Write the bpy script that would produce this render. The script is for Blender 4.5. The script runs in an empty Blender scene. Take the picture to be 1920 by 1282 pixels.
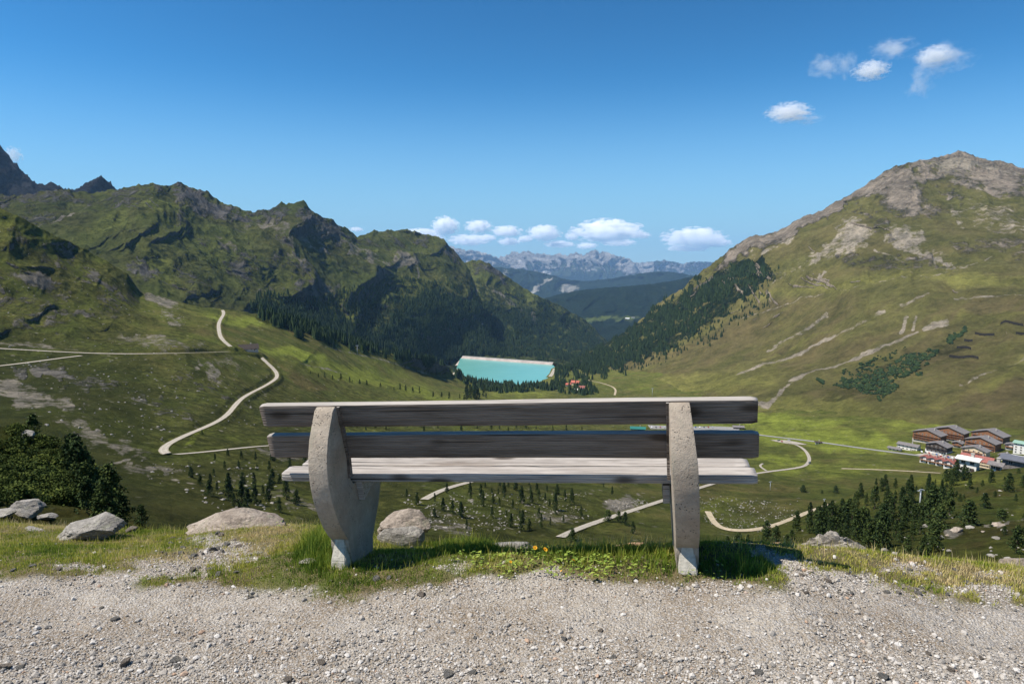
import bpy, bmesh, math, random
import numpy as np
from mathutils import Vector, Matrix
R = math.radians
SC = bpy.context.scene
COL = SC.collection
rnd = random.Random(7)
nr = np.random.RandomState(11)

# ------------------------------------------------------------------ camera, sky, sun, exposure
EYE = 1.45
FPX = 1280.0                                   # focal length in pixels of a 1920 wide picture
PITCH = math.atan(151 / 1280)
cam = bpy.data.cameras.new('camera'); cam.lens = 24; cam.sensor_width = 36
cam.clip_start = 0.05; cam.clip_end = 300000
co = bpy.data.objects.new('camera', cam); COL.objects.link(co)
co.location = (0, 0, EYE); co.rotation_euler = (math.pi / 2 - PITCH, 0, 0)
SC.camera = co

SUN_EL, SUN_AZ = R(57.5), R(-102)                 # azimuth measured from +Y towards +X
to_sun = Vector((math.cos(SUN_EL) * math.sin(SUN_AZ), math.cos(SUN_EL) * math.cos(SUN_AZ), math.sin(SUN_EL)))
w = bpy.data.worlds.new('World'); SC.world = w; w.use_nodes = True
nt = w.node_tree; bg = nt.nodes['Background']
sky = nt.nodes.new('ShaderNodeTexSky'); sky.sky_type = 'NISHITA'; sky.sun_disc = False
sky.sun_elevation = SUN_EL; sky.sun_rotation = SUN_AZ
sky.altitude = 2200; sky.air_density = 1.0; sky.dust_density = 0.0; sky.ozone_density = 2.2
hs = nt.nodes.new('ShaderNodeHueSaturation'); hs.inputs['Saturation'].default_value = 1.08
k1 = nt.nodes.new('ShaderNodeVectorMath'); k1.operation = 'SCALE'; k1.inputs['Scale'].default_value = .141
gm = nt.nodes.new('ShaderNodeGamma'); gm.inputs[1].default_value = 1.45
k2 = nt.nodes.new('ShaderNodeVectorMath'); k2.operation = 'MULTIPLY'; k2.inputs[1].default_value = (5.7, 8.5, 8.1)
nt.links.new(sky.outputs[0], k1.inputs[0]); nt.links.new(k1.outputs[0], gm.inputs[0]); nt.links.new(gm.outputs[0], k2.inputs[0]); nt.links.new(k2.outputs[0], hs.inputs['Color'])
gg = nt.nodes.new('ShaderNodeTexCoord'); sz = nt.nodes.new('ShaderNodeSeparateXYZ'); nt.links.new(gg.outputs['Generated'], sz.inputs[0])
mr = nt.nodes.new('ShaderNodeMapRange'); mr.interpolation_type = 'SMOOTHSTEP'; nt.links.new(sz.outputs[2], mr.inputs[0]); mr.inputs[1].default_value = .26; mr.inputs[2].default_value = .0; mr.inputs[4].default_value = .85
hm_ = nt.nodes.new('ShaderNodeMix'); hm_.data_type = 'RGBA'; nt.links.new(mr.outputs[0], hm_.inputs[0]); nt.links.new(hs.outputs[0], hm_.inputs[6]); hm_.inputs[7].default_value = (2.1, 3.55, 5.0, 1); nt.links.new(hm_.outputs[2], bg.inputs[0])
bg.inputs[1].default_value = 0.105
sl = bpy.data.lights.new('sun', 'SUN'); sl.energy = 5.0; sl.angle = R(0.5); sl.color = (1, 0.945, 0.86)
so = bpy.data.objects.new('sun', sl); COL.objects.link(so)
so.rotation_euler = to_sun.to_track_quat('Z', 'Y').to_euler(); so.location = (0, 0, 50)
SC.view_settings.view_transform = 'Standard'; SC.view_settings.look = 'None'
SC.view_settings.exposure = 0.5; SC.view_settings.gamma = 1
SC.render.engine = 'CYCLES'
cy = SC.cycles
cy.use_denoising = True; cy.denoiser = 'OPENIMAGEDENOISE'; cy.denoising_input_passes = 'RGB_ALBEDO_NORMAL'; cy.denoising_prefilter = 'ACCURATE'
cy.max_bounces = 60; cy.diffuse_bounces = 2; cy.glossy_bounces = 2; cy.transmission_bounces = 2
cy.volume_bounces = 60; cy.transparent_max_bounces = 8; cy.volume_max_steps = 96
cy.use_adaptive_sampling = False

# ------------------------------------------------------------------ numpy noise
def _h(ix, iy, seed):
    n = (ix.astype(np.int64) * 374761393 + iy.astype(np.int64) * 668265263 + seed * 974711) & 0xffffffff
    n = ((n ^ (n >> 13)) * 1274126177) & 0xffffffff
    n = n ^ (n >> 16)
    return (n & 0xffff).astype(np.float64) / 65535.0
def noise(x, y, seed=0):
    x = np.asarray(x, float); y = np.asarray(y, float)
    ix = np.floor(x); iy = np.floor(y); fx = x - ix; fy = y - iy
    def g(dx, dy):
        a = _h(ix + dx, iy + dy, seed) * 6.28318530718
        return np.cos(a) * (fx - dx) + np.sin(a) * (fy - dy)
    ux = fx * fx * fx * (fx * (fx * 6 - 15) + 10); uy = fy * fy * fy * (fy * (fy * 6 - 15) + 10)
    a = g(0, 0) * (1 - ux) + g(1, 0) * ux
    b = g(0, 1) * (1 - ux) + g(1, 1) * ux
    return (a * (1 - uy) + b * uy) * 1.5
def fbm(x, y, oct=5, seed=0, gain=.5):
    s = 0; a = 1; t = 0
    for k in range(oct):
        s = s + a * noise(x * 2 ** k + 17.3 * k, y * 2 ** k - 9.1 * k, seed + k); t += a; a *= gain
    return s / t
def ridged(x, y, oct=5, seed=0, gain=.5):
    s = 0; a = 1; t = 0; w_ = 1
    for k in range(oct):
        n = 1 - np.abs(noise(x * 2 ** k + 7.7 * k, y * 2 ** k + 3.3 * k, seed + k)) * 1.6
        n = np.clip(n, 0, 1) ** 2
        s = s + a * n * w_; t += a; w_ = np.clip(n * 1.6, 0, 1); a *= gain
    return s / t * 2 - 1
def sstep(a, b, x):
    t = np.clip((x - a) / (b - a), 0, 1); return t * t * (3 - 2 * t)

# ------------------------------------------------------------------ pixel <-> world
cp, sp = math.cos(PITCH), math.sin(PITCH)
def ray(px, py):
    a = (np.asarray(px, float) - 960) / FPX; b = (641 - np.asarray(py, float)) / FPX
    return a, cp + b * sp, -sp + b * cp
def P(px, py, r):
    """world point seen at photo pixel px,py at horizontal distance r"""
    dx, dy, dz = ray(px, py); h = np.sqrt(dx * dx + dy * dy); k = r / h
    return dx * k, dy * k, EYE + dz * k
def proj(x, y, z):
    z = z - EYE; d = y * cp - z * sp; u = y * sp + z * cp
    return 960 + FPX * x / d, 641 - FPX * u / d

# ------------------------------------------------------------------ object helpers
def tag(o, label=None, cat=None, group=None, kind=None):
    if label: o['label'] = label
    if cat: o['category'] = cat
    if group: o['group'] = group
    if kind: o['kind'] = kind
    return o
def empty(name, loc, rz=0, scale=1):
    o = bpy.data.objects.new(name, None); COL.objects.link(o)
    o.location = loc; o.rotation_euler = (0, 0, rz); o.scale = (scale,) * 3; o.empty_display_size = .2
    return o
def link(name, me, mat=None, parent=None):
    o = bpy.data.objects.new(name, me); COL.objects.link(o)
    if mat is not None and not me.materials: me.materials.append(mat)
    if parent: o.parent = parent
    return o
def np_mesh(name, V, F, smooth=False):
    """V (n,3), F (m,k) with constant k"""
    V = np.asarray(V, np.float32); F = np.asarray(F, np.int32)
    me = bpy.data.meshes.new(name)
    me.vertices.add(len(V)); me.vertices.foreach_set('co', V.ravel())
    m, k = F.shape
    me.loops.add(m * k); me.loops.foreach_set('vertex_index', F.ravel())
    me.polygons.add(m); me.polygons.foreach_set('loop_start', np.arange(0, m * k, k, dtype=np.int32))
    me.polygons.foreach_set('use_smooth', np.full(m, smooth))
    me.update(calc_edges=True)
    return me
def attr(me, name, vals, dom='POINT'):
    a = me.attributes.new(name, 'FLOAT', dom); a.data.foreach_set('value', np.asarray(vals, np.float32).ravel())
def copy_tree(o, parent=None):
    c = o.copy(); COL.objects.link(c)
    if parent: c.parent = parent
    for ch in o.children: copy_tree(ch, c)
    return c

# ------------------------------------------------------------------ node helpers
class NT:
    def __init__(s, name, rough=.9, spec=.2):
        s.m = bpy.data.materials.new(name); s.m.use_nodes = True; s.t = s.m.node_tree
        s.b = s.t.nodes['Principled BSDF']; s.b.inputs['Roughness'].default_value = rough
        s.b.inputs['Specular IOR Level'].default_value = spec
    def n(s, typ, **kw):
        n = s.t.nodes.new(typ)
        for k, v in kw.items(): setattr(n, k, v)
        return n
    def l(s, a, b): s.t.links.new(a, b)
    def setin(s, sock, v):
        if hasattr(v, 'is_linked') or isinstance(v, bpy.types.NodeSocket): s.l(v, sock)
        elif isinstance(v, tuple) and len(v) == 3 and sock.type == 'RGBA': sock.default_value = (*v, 1)
        else: sock.default_value = v
    def pos(s):
        if not hasattr(s, '_p'): s._p = s.n('ShaderNodeNewGeometry').outputs['Position']
        return s._p
    def objc(s):
        if not hasattr(s, '_o'): s._o = s.n('ShaderNodeTexCoord').outputs['Object']
        return s._o
    def attr(s, name): return s.n('ShaderNodeAttribute', attribute_name=name).outputs['Fac']
    def map(s, vec, scale=(1, 1, 1), loc=(0, 0, 0), rot=(0, 0, 0)):
        m = s.n('ShaderNodeMapping'); s.l(vec, m.inputs[0]); m.inputs[1].default_value = loc
        m.inputs[2].default_value = rot; m.inputs[3].default_value = scale; return m.outputs[0]
    def noise(s, vec, scale, detail=6, rough=.6, dist=0):
        n = s.n('ShaderNodeTexNoise'); s.l(vec, n.inputs['Vector']); n.inputs['Scale'].default_value = scale
        n.inputs['Detail'].default_value = detail; n.inputs['Roughness'].default_value = rough
        n.inputs['Distortion'].default_value = dist; return n.outputs['Fac']
    def vor(s, vec, scale, out='Distance', feature='F1', rand=1):
        n = s.n('ShaderNodeTexVoronoi', feature=feature); s.l(vec, n.inputs['Vector'])
        n.inputs['Scale'].default_value = scale; n.inputs['Randomness'].default_value = rand; return n.outputs[out]
    def math(s, op, a, b=0, c=0, clamp=False):
        n = s.n('ShaderNodeMath', operation=op, use_clamp=clamp)
        s.setin(n.inputs[0], a); s.setin(n.inputs[1], b); s.setin(n.inputs[2], c); return n.outputs[0]
    def ss(s, v, a, b, lo=0, hi=1):
        n = s.n('ShaderNodeMapRange', interpolation_type='SMOOTHSTEP'); s.setin(n.inputs[0], v)
        n.inputs[1].default_value = a; n.inputs[2].default_value = b
        n.inputs[3].default_value = lo; n.inputs[4].default_value = hi; return n.outputs[0]
    def mix(s, f, a, b, mode='MIX'):
        n = s.n('ShaderNodeMix', data_type='RGBA', blend_type=mode, clamp_factor=True)
        s.setin(n.inputs['Factor'], f); s.setin(n.inputs['A'], a); s.setin(n.inputs['B'], b) if False else None
        A = [i for i in n.inputs if i.type == 'RGBA']; s.setin(n.inputs[0], f); s.setin(A[0], a); s.setin(A[1], b)
        return [o for o in n.outputs if o.type == 'RGBA'][0]
    def bump(s, h, strength=.5, dist=1., normal=None):
        n = s.n('ShaderNodeBump'); s.l(h, n.inputs['Height']); n.inputs['Strength'].default_value = strength
        n.inputs['Distance'].default_value = dist
        if normal: s.l(normal, n.inputs['Normal'])
        s.l(n.outputs[0], s.b.inputs['Normal']); return n.outputs[0]
    def col(s, c): s.setin(s.b.inputs['Base Color'], c); return s.m
def plain(name, c, rough=.8, var=.25, scale=2.0, metal=0, spec=.3, obj=True):
    t = NT(name, rough, spec); t.b.inputs['Metallic'].default_value = metal
    v = t.objc() if obj else t.pos()
    f = t.noise(v, scale, 5, .6)
    t.col(t.mix(t.ss(f, .3, .7), tuple(x * (1 - var) for x in c), tuple(min(1, x * (1 + var)) for x in c)))
    return t.m

# ------------------------------------------------------------------ terrain material (land cover from mesh attributes and noise)
def terrain_mat(name, g1, g2, bright, heath, scree_c, rock_c, s=1.0, shrub=.5, bump=1.0, speck=0.0):
    """s: length of the finest features in metres / 1"""
    t = NT(name, 1.0, .05); p = t.pos()
    nb = t.noise(p, .0035 / s ** .4, 6, .6, .4); nm = t.noise(p, .03 / s, 8, .65, .3); nf = t.noise(p, .22 / s, 6, .7)
    c = t.mix(t.ss(nb, .35, .65), g1, g2)
    c = t.mix(t.math('MULTIPLY', t.ss(nm, .35, .7), .7), c, heath)
    def cov(name, k1, k2, lo, hi, gain=6.):
        a = t.attr(name); g = t.math('MULTIPLY', a, gain, clamp=True)
        nz = t.math('ADD', t.math('MULTIPLY', t.math('SUBTRACT', nm, .5), k1), t.math('MULTIPLY', t.math('SUBTRACT', nf, .5), k2))
        return t.ss(t.math('ADD', a, t.math('MULTIPLY', nz, g)), lo, hi)
    c = t.mix(t.math('MULTIPLY', cov('heath', 1.6, .8, .1, .9), .9), c, heath)
    c = t.mix(t.math('MULTIPLY', cov('bright', 1.6, .8, .1, .95), .85), c, bright)
    c = t.mix(t.math('MULTIPLY', cov('shrub', 2.2, 2.6, .25, .75), .8), c, tuple(x * .42 for x in g1))
    c = t.mix(t.math('MULTIPLY', t.ss(t.noise(p, .6 / s, 5, .7), .3, .7), .35), c, tuple(x * .55 for x in g1))
    if speck:
        vd = t.vor(p, .16 / s); vn = t.ss(t.noise(p, .05 / s, 4, .6), .5, .62)
        c = t.mix(t.math('MULTIPLY', t.ss(vd, .22, .1), t.math('MULTIPLY', vn, speck)), c, scree_c)
    c = t.mix(cov('wood', 1., 2., .25, .7), c, (.014, .026, .012))
    scc = t.mix(t.ss(t.noise(p, .5 / s, 5, .7), .3, .7), tuple(x * .55 for x in scree_c), scree_c)
    c = t.mix(cov('scree', 2.4, 2.8, .2, .85), c, scc)
    rst = t.noise(t.map(p, (1, 1, .35)), .09 / s, 8, .75, 1.2)
    rkc = t.mix(t.ss(rst, .35, .65), tuple(x * .58 for x in rock_c), rock_c)
    rk = cov('rock', 2.2, 1.8, .25, .7)
    c = t.mix(rk, c, rkc)
    c = t.mix(t.ss(t.attr('snow'), .4, .6), c, (.85, .87, .9))
    hb = t.math('ADD', t.math('MULTIPLY', nm, 3.0), t.math('MULTIPLY', nf, 1.0))
    hb = t.math('ADD', hb, t.math('MULTIPLY', t.math('MULTIPLY', rst, rk), 5.0))
    nv = t.noise(p, .06 / s, 12, .88); c = t.mix(1.0, c, t.mix(t.ss(nv, .34, .66), (.5, .52, .5), (1.5, 1.46, 1.4)), 'MULTIPLY')
    hb = t.math('ADD', hb, t.math('MULTIPLY', nv, 2.0))
    t.bump(hb, .95 * bump, 3.0 * s)
    return t.col(c)

# ------------------------------------------------------------------ terrain sheets
def mono(T, Y, t):
    """monotone cubic interpolation down axis 0 of Y (k rows x n columns) at parameters t"""
    k = len(T); h = np.diff(T)[:, None]; d = np.diff(Y, axis=0) / h
    m = np.zeros_like(Y)
    if k > 2:
        a, b = d[:-1], d[1:]
        with np.errstate(divide='ignore', invalid='ignore'):
            hm = 2 * a * b / (a + b)
        m[1:-1] = np.where(a * b > 0, hm, 0)
    m[0] = d[0]; m[-1] = d[-1]
    out = []
    for q in t:
        i = min(int(np.searchsorted(T, q, side='right')) - 1, k - 2); i = max(i, 0)
        hh = T[i + 1] - T[i]; u = (q - T[i]) / hh
        h00 = 2 * u ** 3 - 3 * u ** 2 + 1; h10 = u ** 3 - 2 * u ** 2 + u; h01 = 1 - h00; h11 = u ** 3 - u ** 2
        out.append(h00 * Y[i] + h10 * hh * m[i] + h01 * Y[i + 1] + h11 * hh * m[i + 1])
    return np.array(out)

def ell(px, py, lst, wx=18, wy=10, sx=35., seed=5):
    """soft land cover mask from ellipses (cx, cy, rx, ry, angle, value)"""
    qx = px + fbm(px / sx, py / sx, 4, seed) * wx * 2; qy = py + fbm(px / sx, py / sx, 4, seed + 9) * wy * 2
    out = np.zeros_like(px)
    for cx, cy_, rx, ry, ang, v in lst:
        a = R(ang); dx = qx - cx; dy = qy - cy_
        u = (dx * math.cos(a) + dy * math.sin(a)) / rx; v_ = (-dx * math.sin(a) + dy * math.cos(a)) / ry
        d = np.sqrt(u * u + v_ * v_)
        out = np.maximum(out, v * sstep(1.55, .25, d))
    return out
def lines(px, py, lst, seed=3, wob=1.6):
    """soft mask from polylines (width, value, [(x,y)...]) in photo pixels"""
    qx = px + noise(px / 14, py / 14, seed) * wob; qy = py + noise(px / 14, py / 14, seed + 4) * wob
    out = np.zeros_like(px)
    for wd, v, pts in lst:
        best = np.full(px.shape, 1e9)
        for (x0, y0), (x1, y1) in zip(pts[:-1], pts[1:]):
            dx, dy = x1 - x0, y1 - y0; t = np.clip(((qx - x0) * dx + (qy - y0) * dy) / (dx * dx + dy * dy), 0, 1)
            best = np.minimum(best, np.hypot(qx - x0 - t * dx, qy - y0 - t * dy))
        out = np.maximum(out, v * sstep(wd, wd * .4, best))
    return out
def inside(px, py, poly):
    px = np.asarray(px); c = np.zeros(px.shape, bool); n = len(poly)
    for i in range(n):
        x0, y0 = poly[i]; x1, y1 = poly[i - 1]
        if y0 == y1: continue
        k = ((y0 > py) != (y1 > py)) & (px < (x1 - x0) * (py - y0) / (y1 - y0) + x0)
        c ^= k
    return c
SHEETS = []
def sheet(name, label, rows, nu, nvs, mat, spur=(0, 1), bump=(0, 1), sky=.35, back=(.06, .12), jag=0, jagl=60, cover=None, seed=0, slope_rock=(9, 10), stretch=3., base0=0.0, cat=True, rid=.5, mul=None):
    x0 = min(p[0] for p in rows[0]); x1 = max(p[0] for p in rows[0])
    U = np.linspace(x0, x1, nu)
    PY = []; RR = []
    for rw in rows:
        xs = [p[0] for p in rw]; PY.append(np.interp(U, xs, [p[1] for p in rw])); RR.append(np.interp(U, xs, [p[2] for p in rw]))
    PY = np.array(PY); RR = np.array(RR)
    # smooth the non-skyline rows a little
    def smooth(a, n):
        k = np.ones(n) / n; pad = np.pad(a, (n // 2, n - 1 - n // 2), 'edge'); return np.convolve(pad, k, 'valid')
    ns = max(3, nu // 30)
    for i in range(len(rows)):
        RR[i] = smooth(smooth(RR[i], ns), ns)
        if i < len(rows) - 1: PY[i] = smooth(smooth(PY[i], ns), ns)
        T = np.concatenate([[0], np.cumsum(nvs)]).astype(float); t = np.arange(0, T[-1] + 1)
    py = mono(T, PY, t); rr = mono(T, RR, t)
    px = np.broadcast_to(U, py.shape).copy()
    tt = (t / T[-1])[:, None] * np.ones_like(py)
    if jag: py = py - jag * ridged(px / jagl, (py[-1:] - py) / jagl * .6 + seed, 5, seed + 70, .62) * sstep(.90, 1, tt)
    # spurs and gullies: move along the line of sight so that the traced outline stays
    if spur[0]:
        A, L = spur
        al = px / FPX * rr.mean(); ve = (py - py.min()) / FPX * rr.mean() * 2.0
        wx_ = fbm(al / L * .7, ve / L * .7, 3, seed + 31) * .9
        s_ = ridged(al / L + wx_, ve / (L * stretch), 5, seed + 1, .5) * rid + fbm(al / L * 1.3, ve / L, 4, seed + 2) * (1 - rid)
        env = sstep(0, .25, tt) * (1 - (1 - sky) * sstep(.8, 1, tt)) * (1 - base0) + base0
        if mul: env = env * mul(px, py)
        rr = rr * (1 - A * s_ * env / rr.mean())
    X, Y, Z = P(px, py, rr)
    if bump[0]:
        A, L = bump[:2]; o = 6
        n_ = ridged(X / L, Y / L, o, seed + 11, .55) * .5 + fbm(X / L, Y / L, o, seed + 12, .55)
        env = (1 - (1 - sky) * sstep(.85, 1, tt))
        if mul: env = env * mul(px, py)
        Z = Z + A * n_ * env
    # back slope
    bx, by, bz, bp, bq = [], [], [], [], []
    for k in range(1, 9):
        f = k / 8; rb = rr[-1] * (1 + back[0] * f); zb = Z[-1] - rr[-1] * back[1] * f * (0.4 + .6 * f)
        s = rb / rr[-1]; jx = fbm(X[-1] / 90, Y[-1] / 90 + k, 3, 3) * rr[-1] * .004 * f
        bx.append(X[-1] * s + jx); by.append(Y[-1] * s); bz.append(zb)
    X = np.vstack([X, bx]); Y = np.vstack([Y, by]); Z = np.vstack([Z, bz])
    px = np.vstack([px] + [px[-1:]] * 8); py = np.vstack([py] + [py[-1:]] * 8)
    nvv, nuu = X.shape
    # skirt: the first row continues downwards
    V = np.stack([X, Y, Z], -1).reshape(-1, 3)
    idx = np.arange(nvv * nuu).reshape(nvv, nuu)
    F = np.stack([idx[:-1, :-1], idx[:-1, 1:], idx[1:, 1:], idx[1:, :-1]], -1).reshape(-1, 4)
    me = np_mesh(name, V, F, True)
    # slope from the mesh itself
    dXu = np.gradient(X, axis=1); dYu = np.gradient(Y, axis=1); dZu = np.gradient(Z, axis=1)
    dXv = np.gradient(X, axis=0); dYv = np.gradient(Y, axis=0); dZv = np.gradient(Z, axis=0)
    nx = dYu * dZv - dZu * dYv; ny = dZu * dXv - dXu * dZv; nz = dXu * dYv - dYu * dXv
    nn = np.sqrt(nx * nx + ny * ny + nz * nz) + 1e-9; slope = 1 - np.abs(nz) / nn
    cv = dict(rock=0, scree=0, bright=0, heath=0, wood=0, snow=0, shrub=0)
    c = cover(px, py, X, Y, Z, slope) if cover else {}
    cv.update(c)
    for k, v in cv.items():
        v = np.zeros(X.shape) + v
        if k == 'rock': v = np.maximum(v, sstep(slope_rock[0], slope_rock[1], slope))
        attr(me, k, v)
    o = link(name, me, mat); tag(o, label, None, None, 'structure')
    SHEETS.append(o)
    return o

def row(*a): return list(a)
# --- colours (linear)
G_A = (.075, .085, .022); G_B = (.11, .115, .03); G_BR = (.19, .19, .045); G_HE = (.10, .078, .032)
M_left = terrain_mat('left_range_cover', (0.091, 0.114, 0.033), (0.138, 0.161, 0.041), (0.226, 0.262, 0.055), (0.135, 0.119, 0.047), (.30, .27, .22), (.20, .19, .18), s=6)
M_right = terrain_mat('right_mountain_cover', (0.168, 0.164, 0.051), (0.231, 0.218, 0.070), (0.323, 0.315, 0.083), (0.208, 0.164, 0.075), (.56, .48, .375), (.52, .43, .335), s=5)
M_val = terrain_mat('valley_cover', (0.104, 0.123, 0.028), (0.170, 0.194, 0.039), (0.293, 0.343, 0.053), (0.165, 0.132, 0.051), (.36, .32, .26), (.25, .23, .2), s=1.6, speck=.8)
M_near = terrain_mat('near_slope_cover', (0.075, 0.095, 0.020), (0.132, 0.151, 0.030), (0.230, 0.249, 0.045), (0.125, 0.094, 0.035), (.40, .36, .30), (.26, .24, .21), s=.5, speck=.3)
M_mid = terrain_mat('wooded_hill_cover', (.018, .034, .016), (.03, .05, .02), (.16, .2, .05), (.05, .05, .025), (.4, .38, .34), (.3, .28, .26), s=14)
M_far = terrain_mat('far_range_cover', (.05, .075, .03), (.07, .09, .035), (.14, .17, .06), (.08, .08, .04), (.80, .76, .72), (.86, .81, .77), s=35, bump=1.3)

# far limestone range, 28 km away
def cov_far(px, py, X, Y, Z, sl):
    n = ridged(px / 16, py / 30, 5, 8)
    top = np.interp(px, [840, 920, 1000, 1115, 1200, 1400], [462, 478, 476, 470, 496, 496])
    d = py - top
    rk = sstep(44, 12, d + n * -14)
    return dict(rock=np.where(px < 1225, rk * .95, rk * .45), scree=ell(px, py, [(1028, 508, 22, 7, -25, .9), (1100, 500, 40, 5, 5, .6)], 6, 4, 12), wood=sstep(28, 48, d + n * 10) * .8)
far_sky = row((780, 455, 27000), (840, 460, 27000), (872, 468, 27000), (900, 471, 27000), (914, 476, 27000), (935, 482, 27000), (948, 478, 27500), (960, 471, 27500), (975, 473, 28000),
    (990, 470, 28000), (1002, 475, 28000), (1020, 473, 28000), (1038, 479, 28000), (1050, 473, 28000), (1062, 478, 28000), (1080, 473, 28000), (1092, 477, 28000), (1104, 472, 28000), (1116, 467, 28000), (1124, 473, 28000), (1134, 470, 28000), (1146, 477, 28000),
    (1160, 480, 28000), (1180, 484, 28000), (1192, 494, 28000), (1205, 512, 28000), (1240, 530, 28000), (1420, 540, 28000))
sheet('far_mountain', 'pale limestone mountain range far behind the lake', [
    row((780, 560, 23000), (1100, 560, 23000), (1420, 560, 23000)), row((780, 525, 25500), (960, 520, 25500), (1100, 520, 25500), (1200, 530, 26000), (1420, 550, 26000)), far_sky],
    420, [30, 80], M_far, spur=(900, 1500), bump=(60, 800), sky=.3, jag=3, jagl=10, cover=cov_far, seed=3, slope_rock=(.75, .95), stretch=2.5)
sheet('far_mountain', 'blue grey mountain range far away beside the pale limestone peaks', [
    row((1100, 560, 27000), (1450, 560, 27000)), row((1100, 525, 29500), (1450, 525, 29500)),
    row((1100, 500, 31000), (1180, 491, 31000), (1215, 491, 31000), (1245, 487, 31000), (1275, 494, 31000), (1300, 490, 31000), (1325, 491, 31000), (1370, 496, 31000), (1450, 500, 31000))],
    200, [15, 40], M_far, spur=(900, 1800), bump=(60, 900), sky=.3, jag=2, jagl=14, cover=cov_far, seed=13, slope_rock=(.8, .99), stretch=2.5)
# wooded blue hills at 15 km
sheet('hills', 'blue wooded hills in front of the far limestone range', [
    row((850, 590, 12000), (1400, 590, 12000)), row((850, 540, 14000), (1000, 548, 14000), (1400, 545, 14000)),
    row((850, 500, 15500), (900, 499, 15500), (935, 500, 15500), (985, 505, 15500), (1030, 514, 15500), (1065, 524, 15500), (1100, 526, 15500), (1150, 521, 15500), (1200, 512, 15500), (1240, 508, 15500), (1280, 512, 15500), (1310, 519, 15500), (1400, 520, 15500))],
    260, [20, 50], M_mid, spur=(800, 900), bump=(25, 500), sky=.3, jag=1.2, jagl=20,
    cover=lambda px, py, X, Y, Z, sl: dict(wood=.75, scree=ell(px, py, [(1010, 537, 26, 3, -32, 1), (1068, 541, 16, 7, 5, 1), (1000, 548, 14, 2.5, -30, 1), (945, 515, 5, 12, 20, .6)], 5, 4, 10)), seed=23)
# dark wooded ridge at 8 km and the valley bottom below
sheet('hills', 'dark wooded ridge closing the valley behind the lake', [
    row((980, 660, 5600), (1400, 660, 5600)), row((980, 612, 6600), (1100, 604, 6600), (1400, 604, 6600)), row((980, 590, 7200), (1100, 586, 7200), (1400, 580, 7200)),
    row((980, 575, 8200), (1020, 559, 8200), (1050, 551, 8200), (1080, 545, 8200), (1120, 540, 8300), (1180, 536, 8400), (1230, 531, 8500), (1262, 526, 8600), (1300, 518, 8700), (1400, 510, 8800))],
    320, [30, 20, 60], M_mid, spur=(300, 500), bump=(14, 250), sky=.3, jag=.8, jagl=16,
    cover=lambda px, py, X, Y, Z, sl: dict(wood=.9 - ell(px, py, [(1120, 598, 28, 4, -8, 1.4), (1172, 597, 26, 5, -3, 1.2), (1150, 636, 8, 4, 0, .9), (1245, 543, 6, 8, 0, 1)], 6, 3, 14),
        bright=ell(px, py, [(1120, 598, 30, 5, -8, 1.3), (1172, 597, 28, 5, -3, 1.0)], 6, 3, 14)), seed=33)

# left range
lr_sky = row((-160, 350, 2500), (-60, 356, 2500), (0, 361, 2500), (35, 364, 2500), (80, 359, 2500), (115, 353, 2500), (150, 358, 2550), (172, 361, 2550), (200, 357, 2550), (225, 354, 2550), (245, 351, 2550), (262, 345, 2500), (278, 341, 2500), (296, 341, 2500), (312, 345, 2550),
    (336, 342, 2600), (350, 346, 2600), (372, 353, 2650), (388, 357, 2650), (400, 367, 2650), (416, 380, 2700), (436, 384, 2700), (452, 391, 2700), (478, 395, 2750), (500, 391, 2800), (512, 389, 2800), (528, 380, 2850), (536, 383, 2850), (550, 379, 2850), (562, 374, 2850),
    (570, 375, 2850), (578, 386, 2850), (592, 398, 2850), (604, 404, 2900), (622, 409, 2950), (634, 420, 3000), (648, 426, 3050), (660, 433, 3100), (670, 443, 3150), (682, 437, 3200), (696, 433, 3250), (715, 432, 3300), (735, 430, 3350), (758, 430, 3400), (780, 433, 3450), (800, 438, 3500),
    (812, 440, 3500), (822, 441, 3520), (836, 450, 3550), (850, 465, 3550), (862, 480, 3550), (874, 495, 3500), (890, 530, 3450), (905, 575, 3300), (930, 640, 3150), (1160, 760, 3150))
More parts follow.
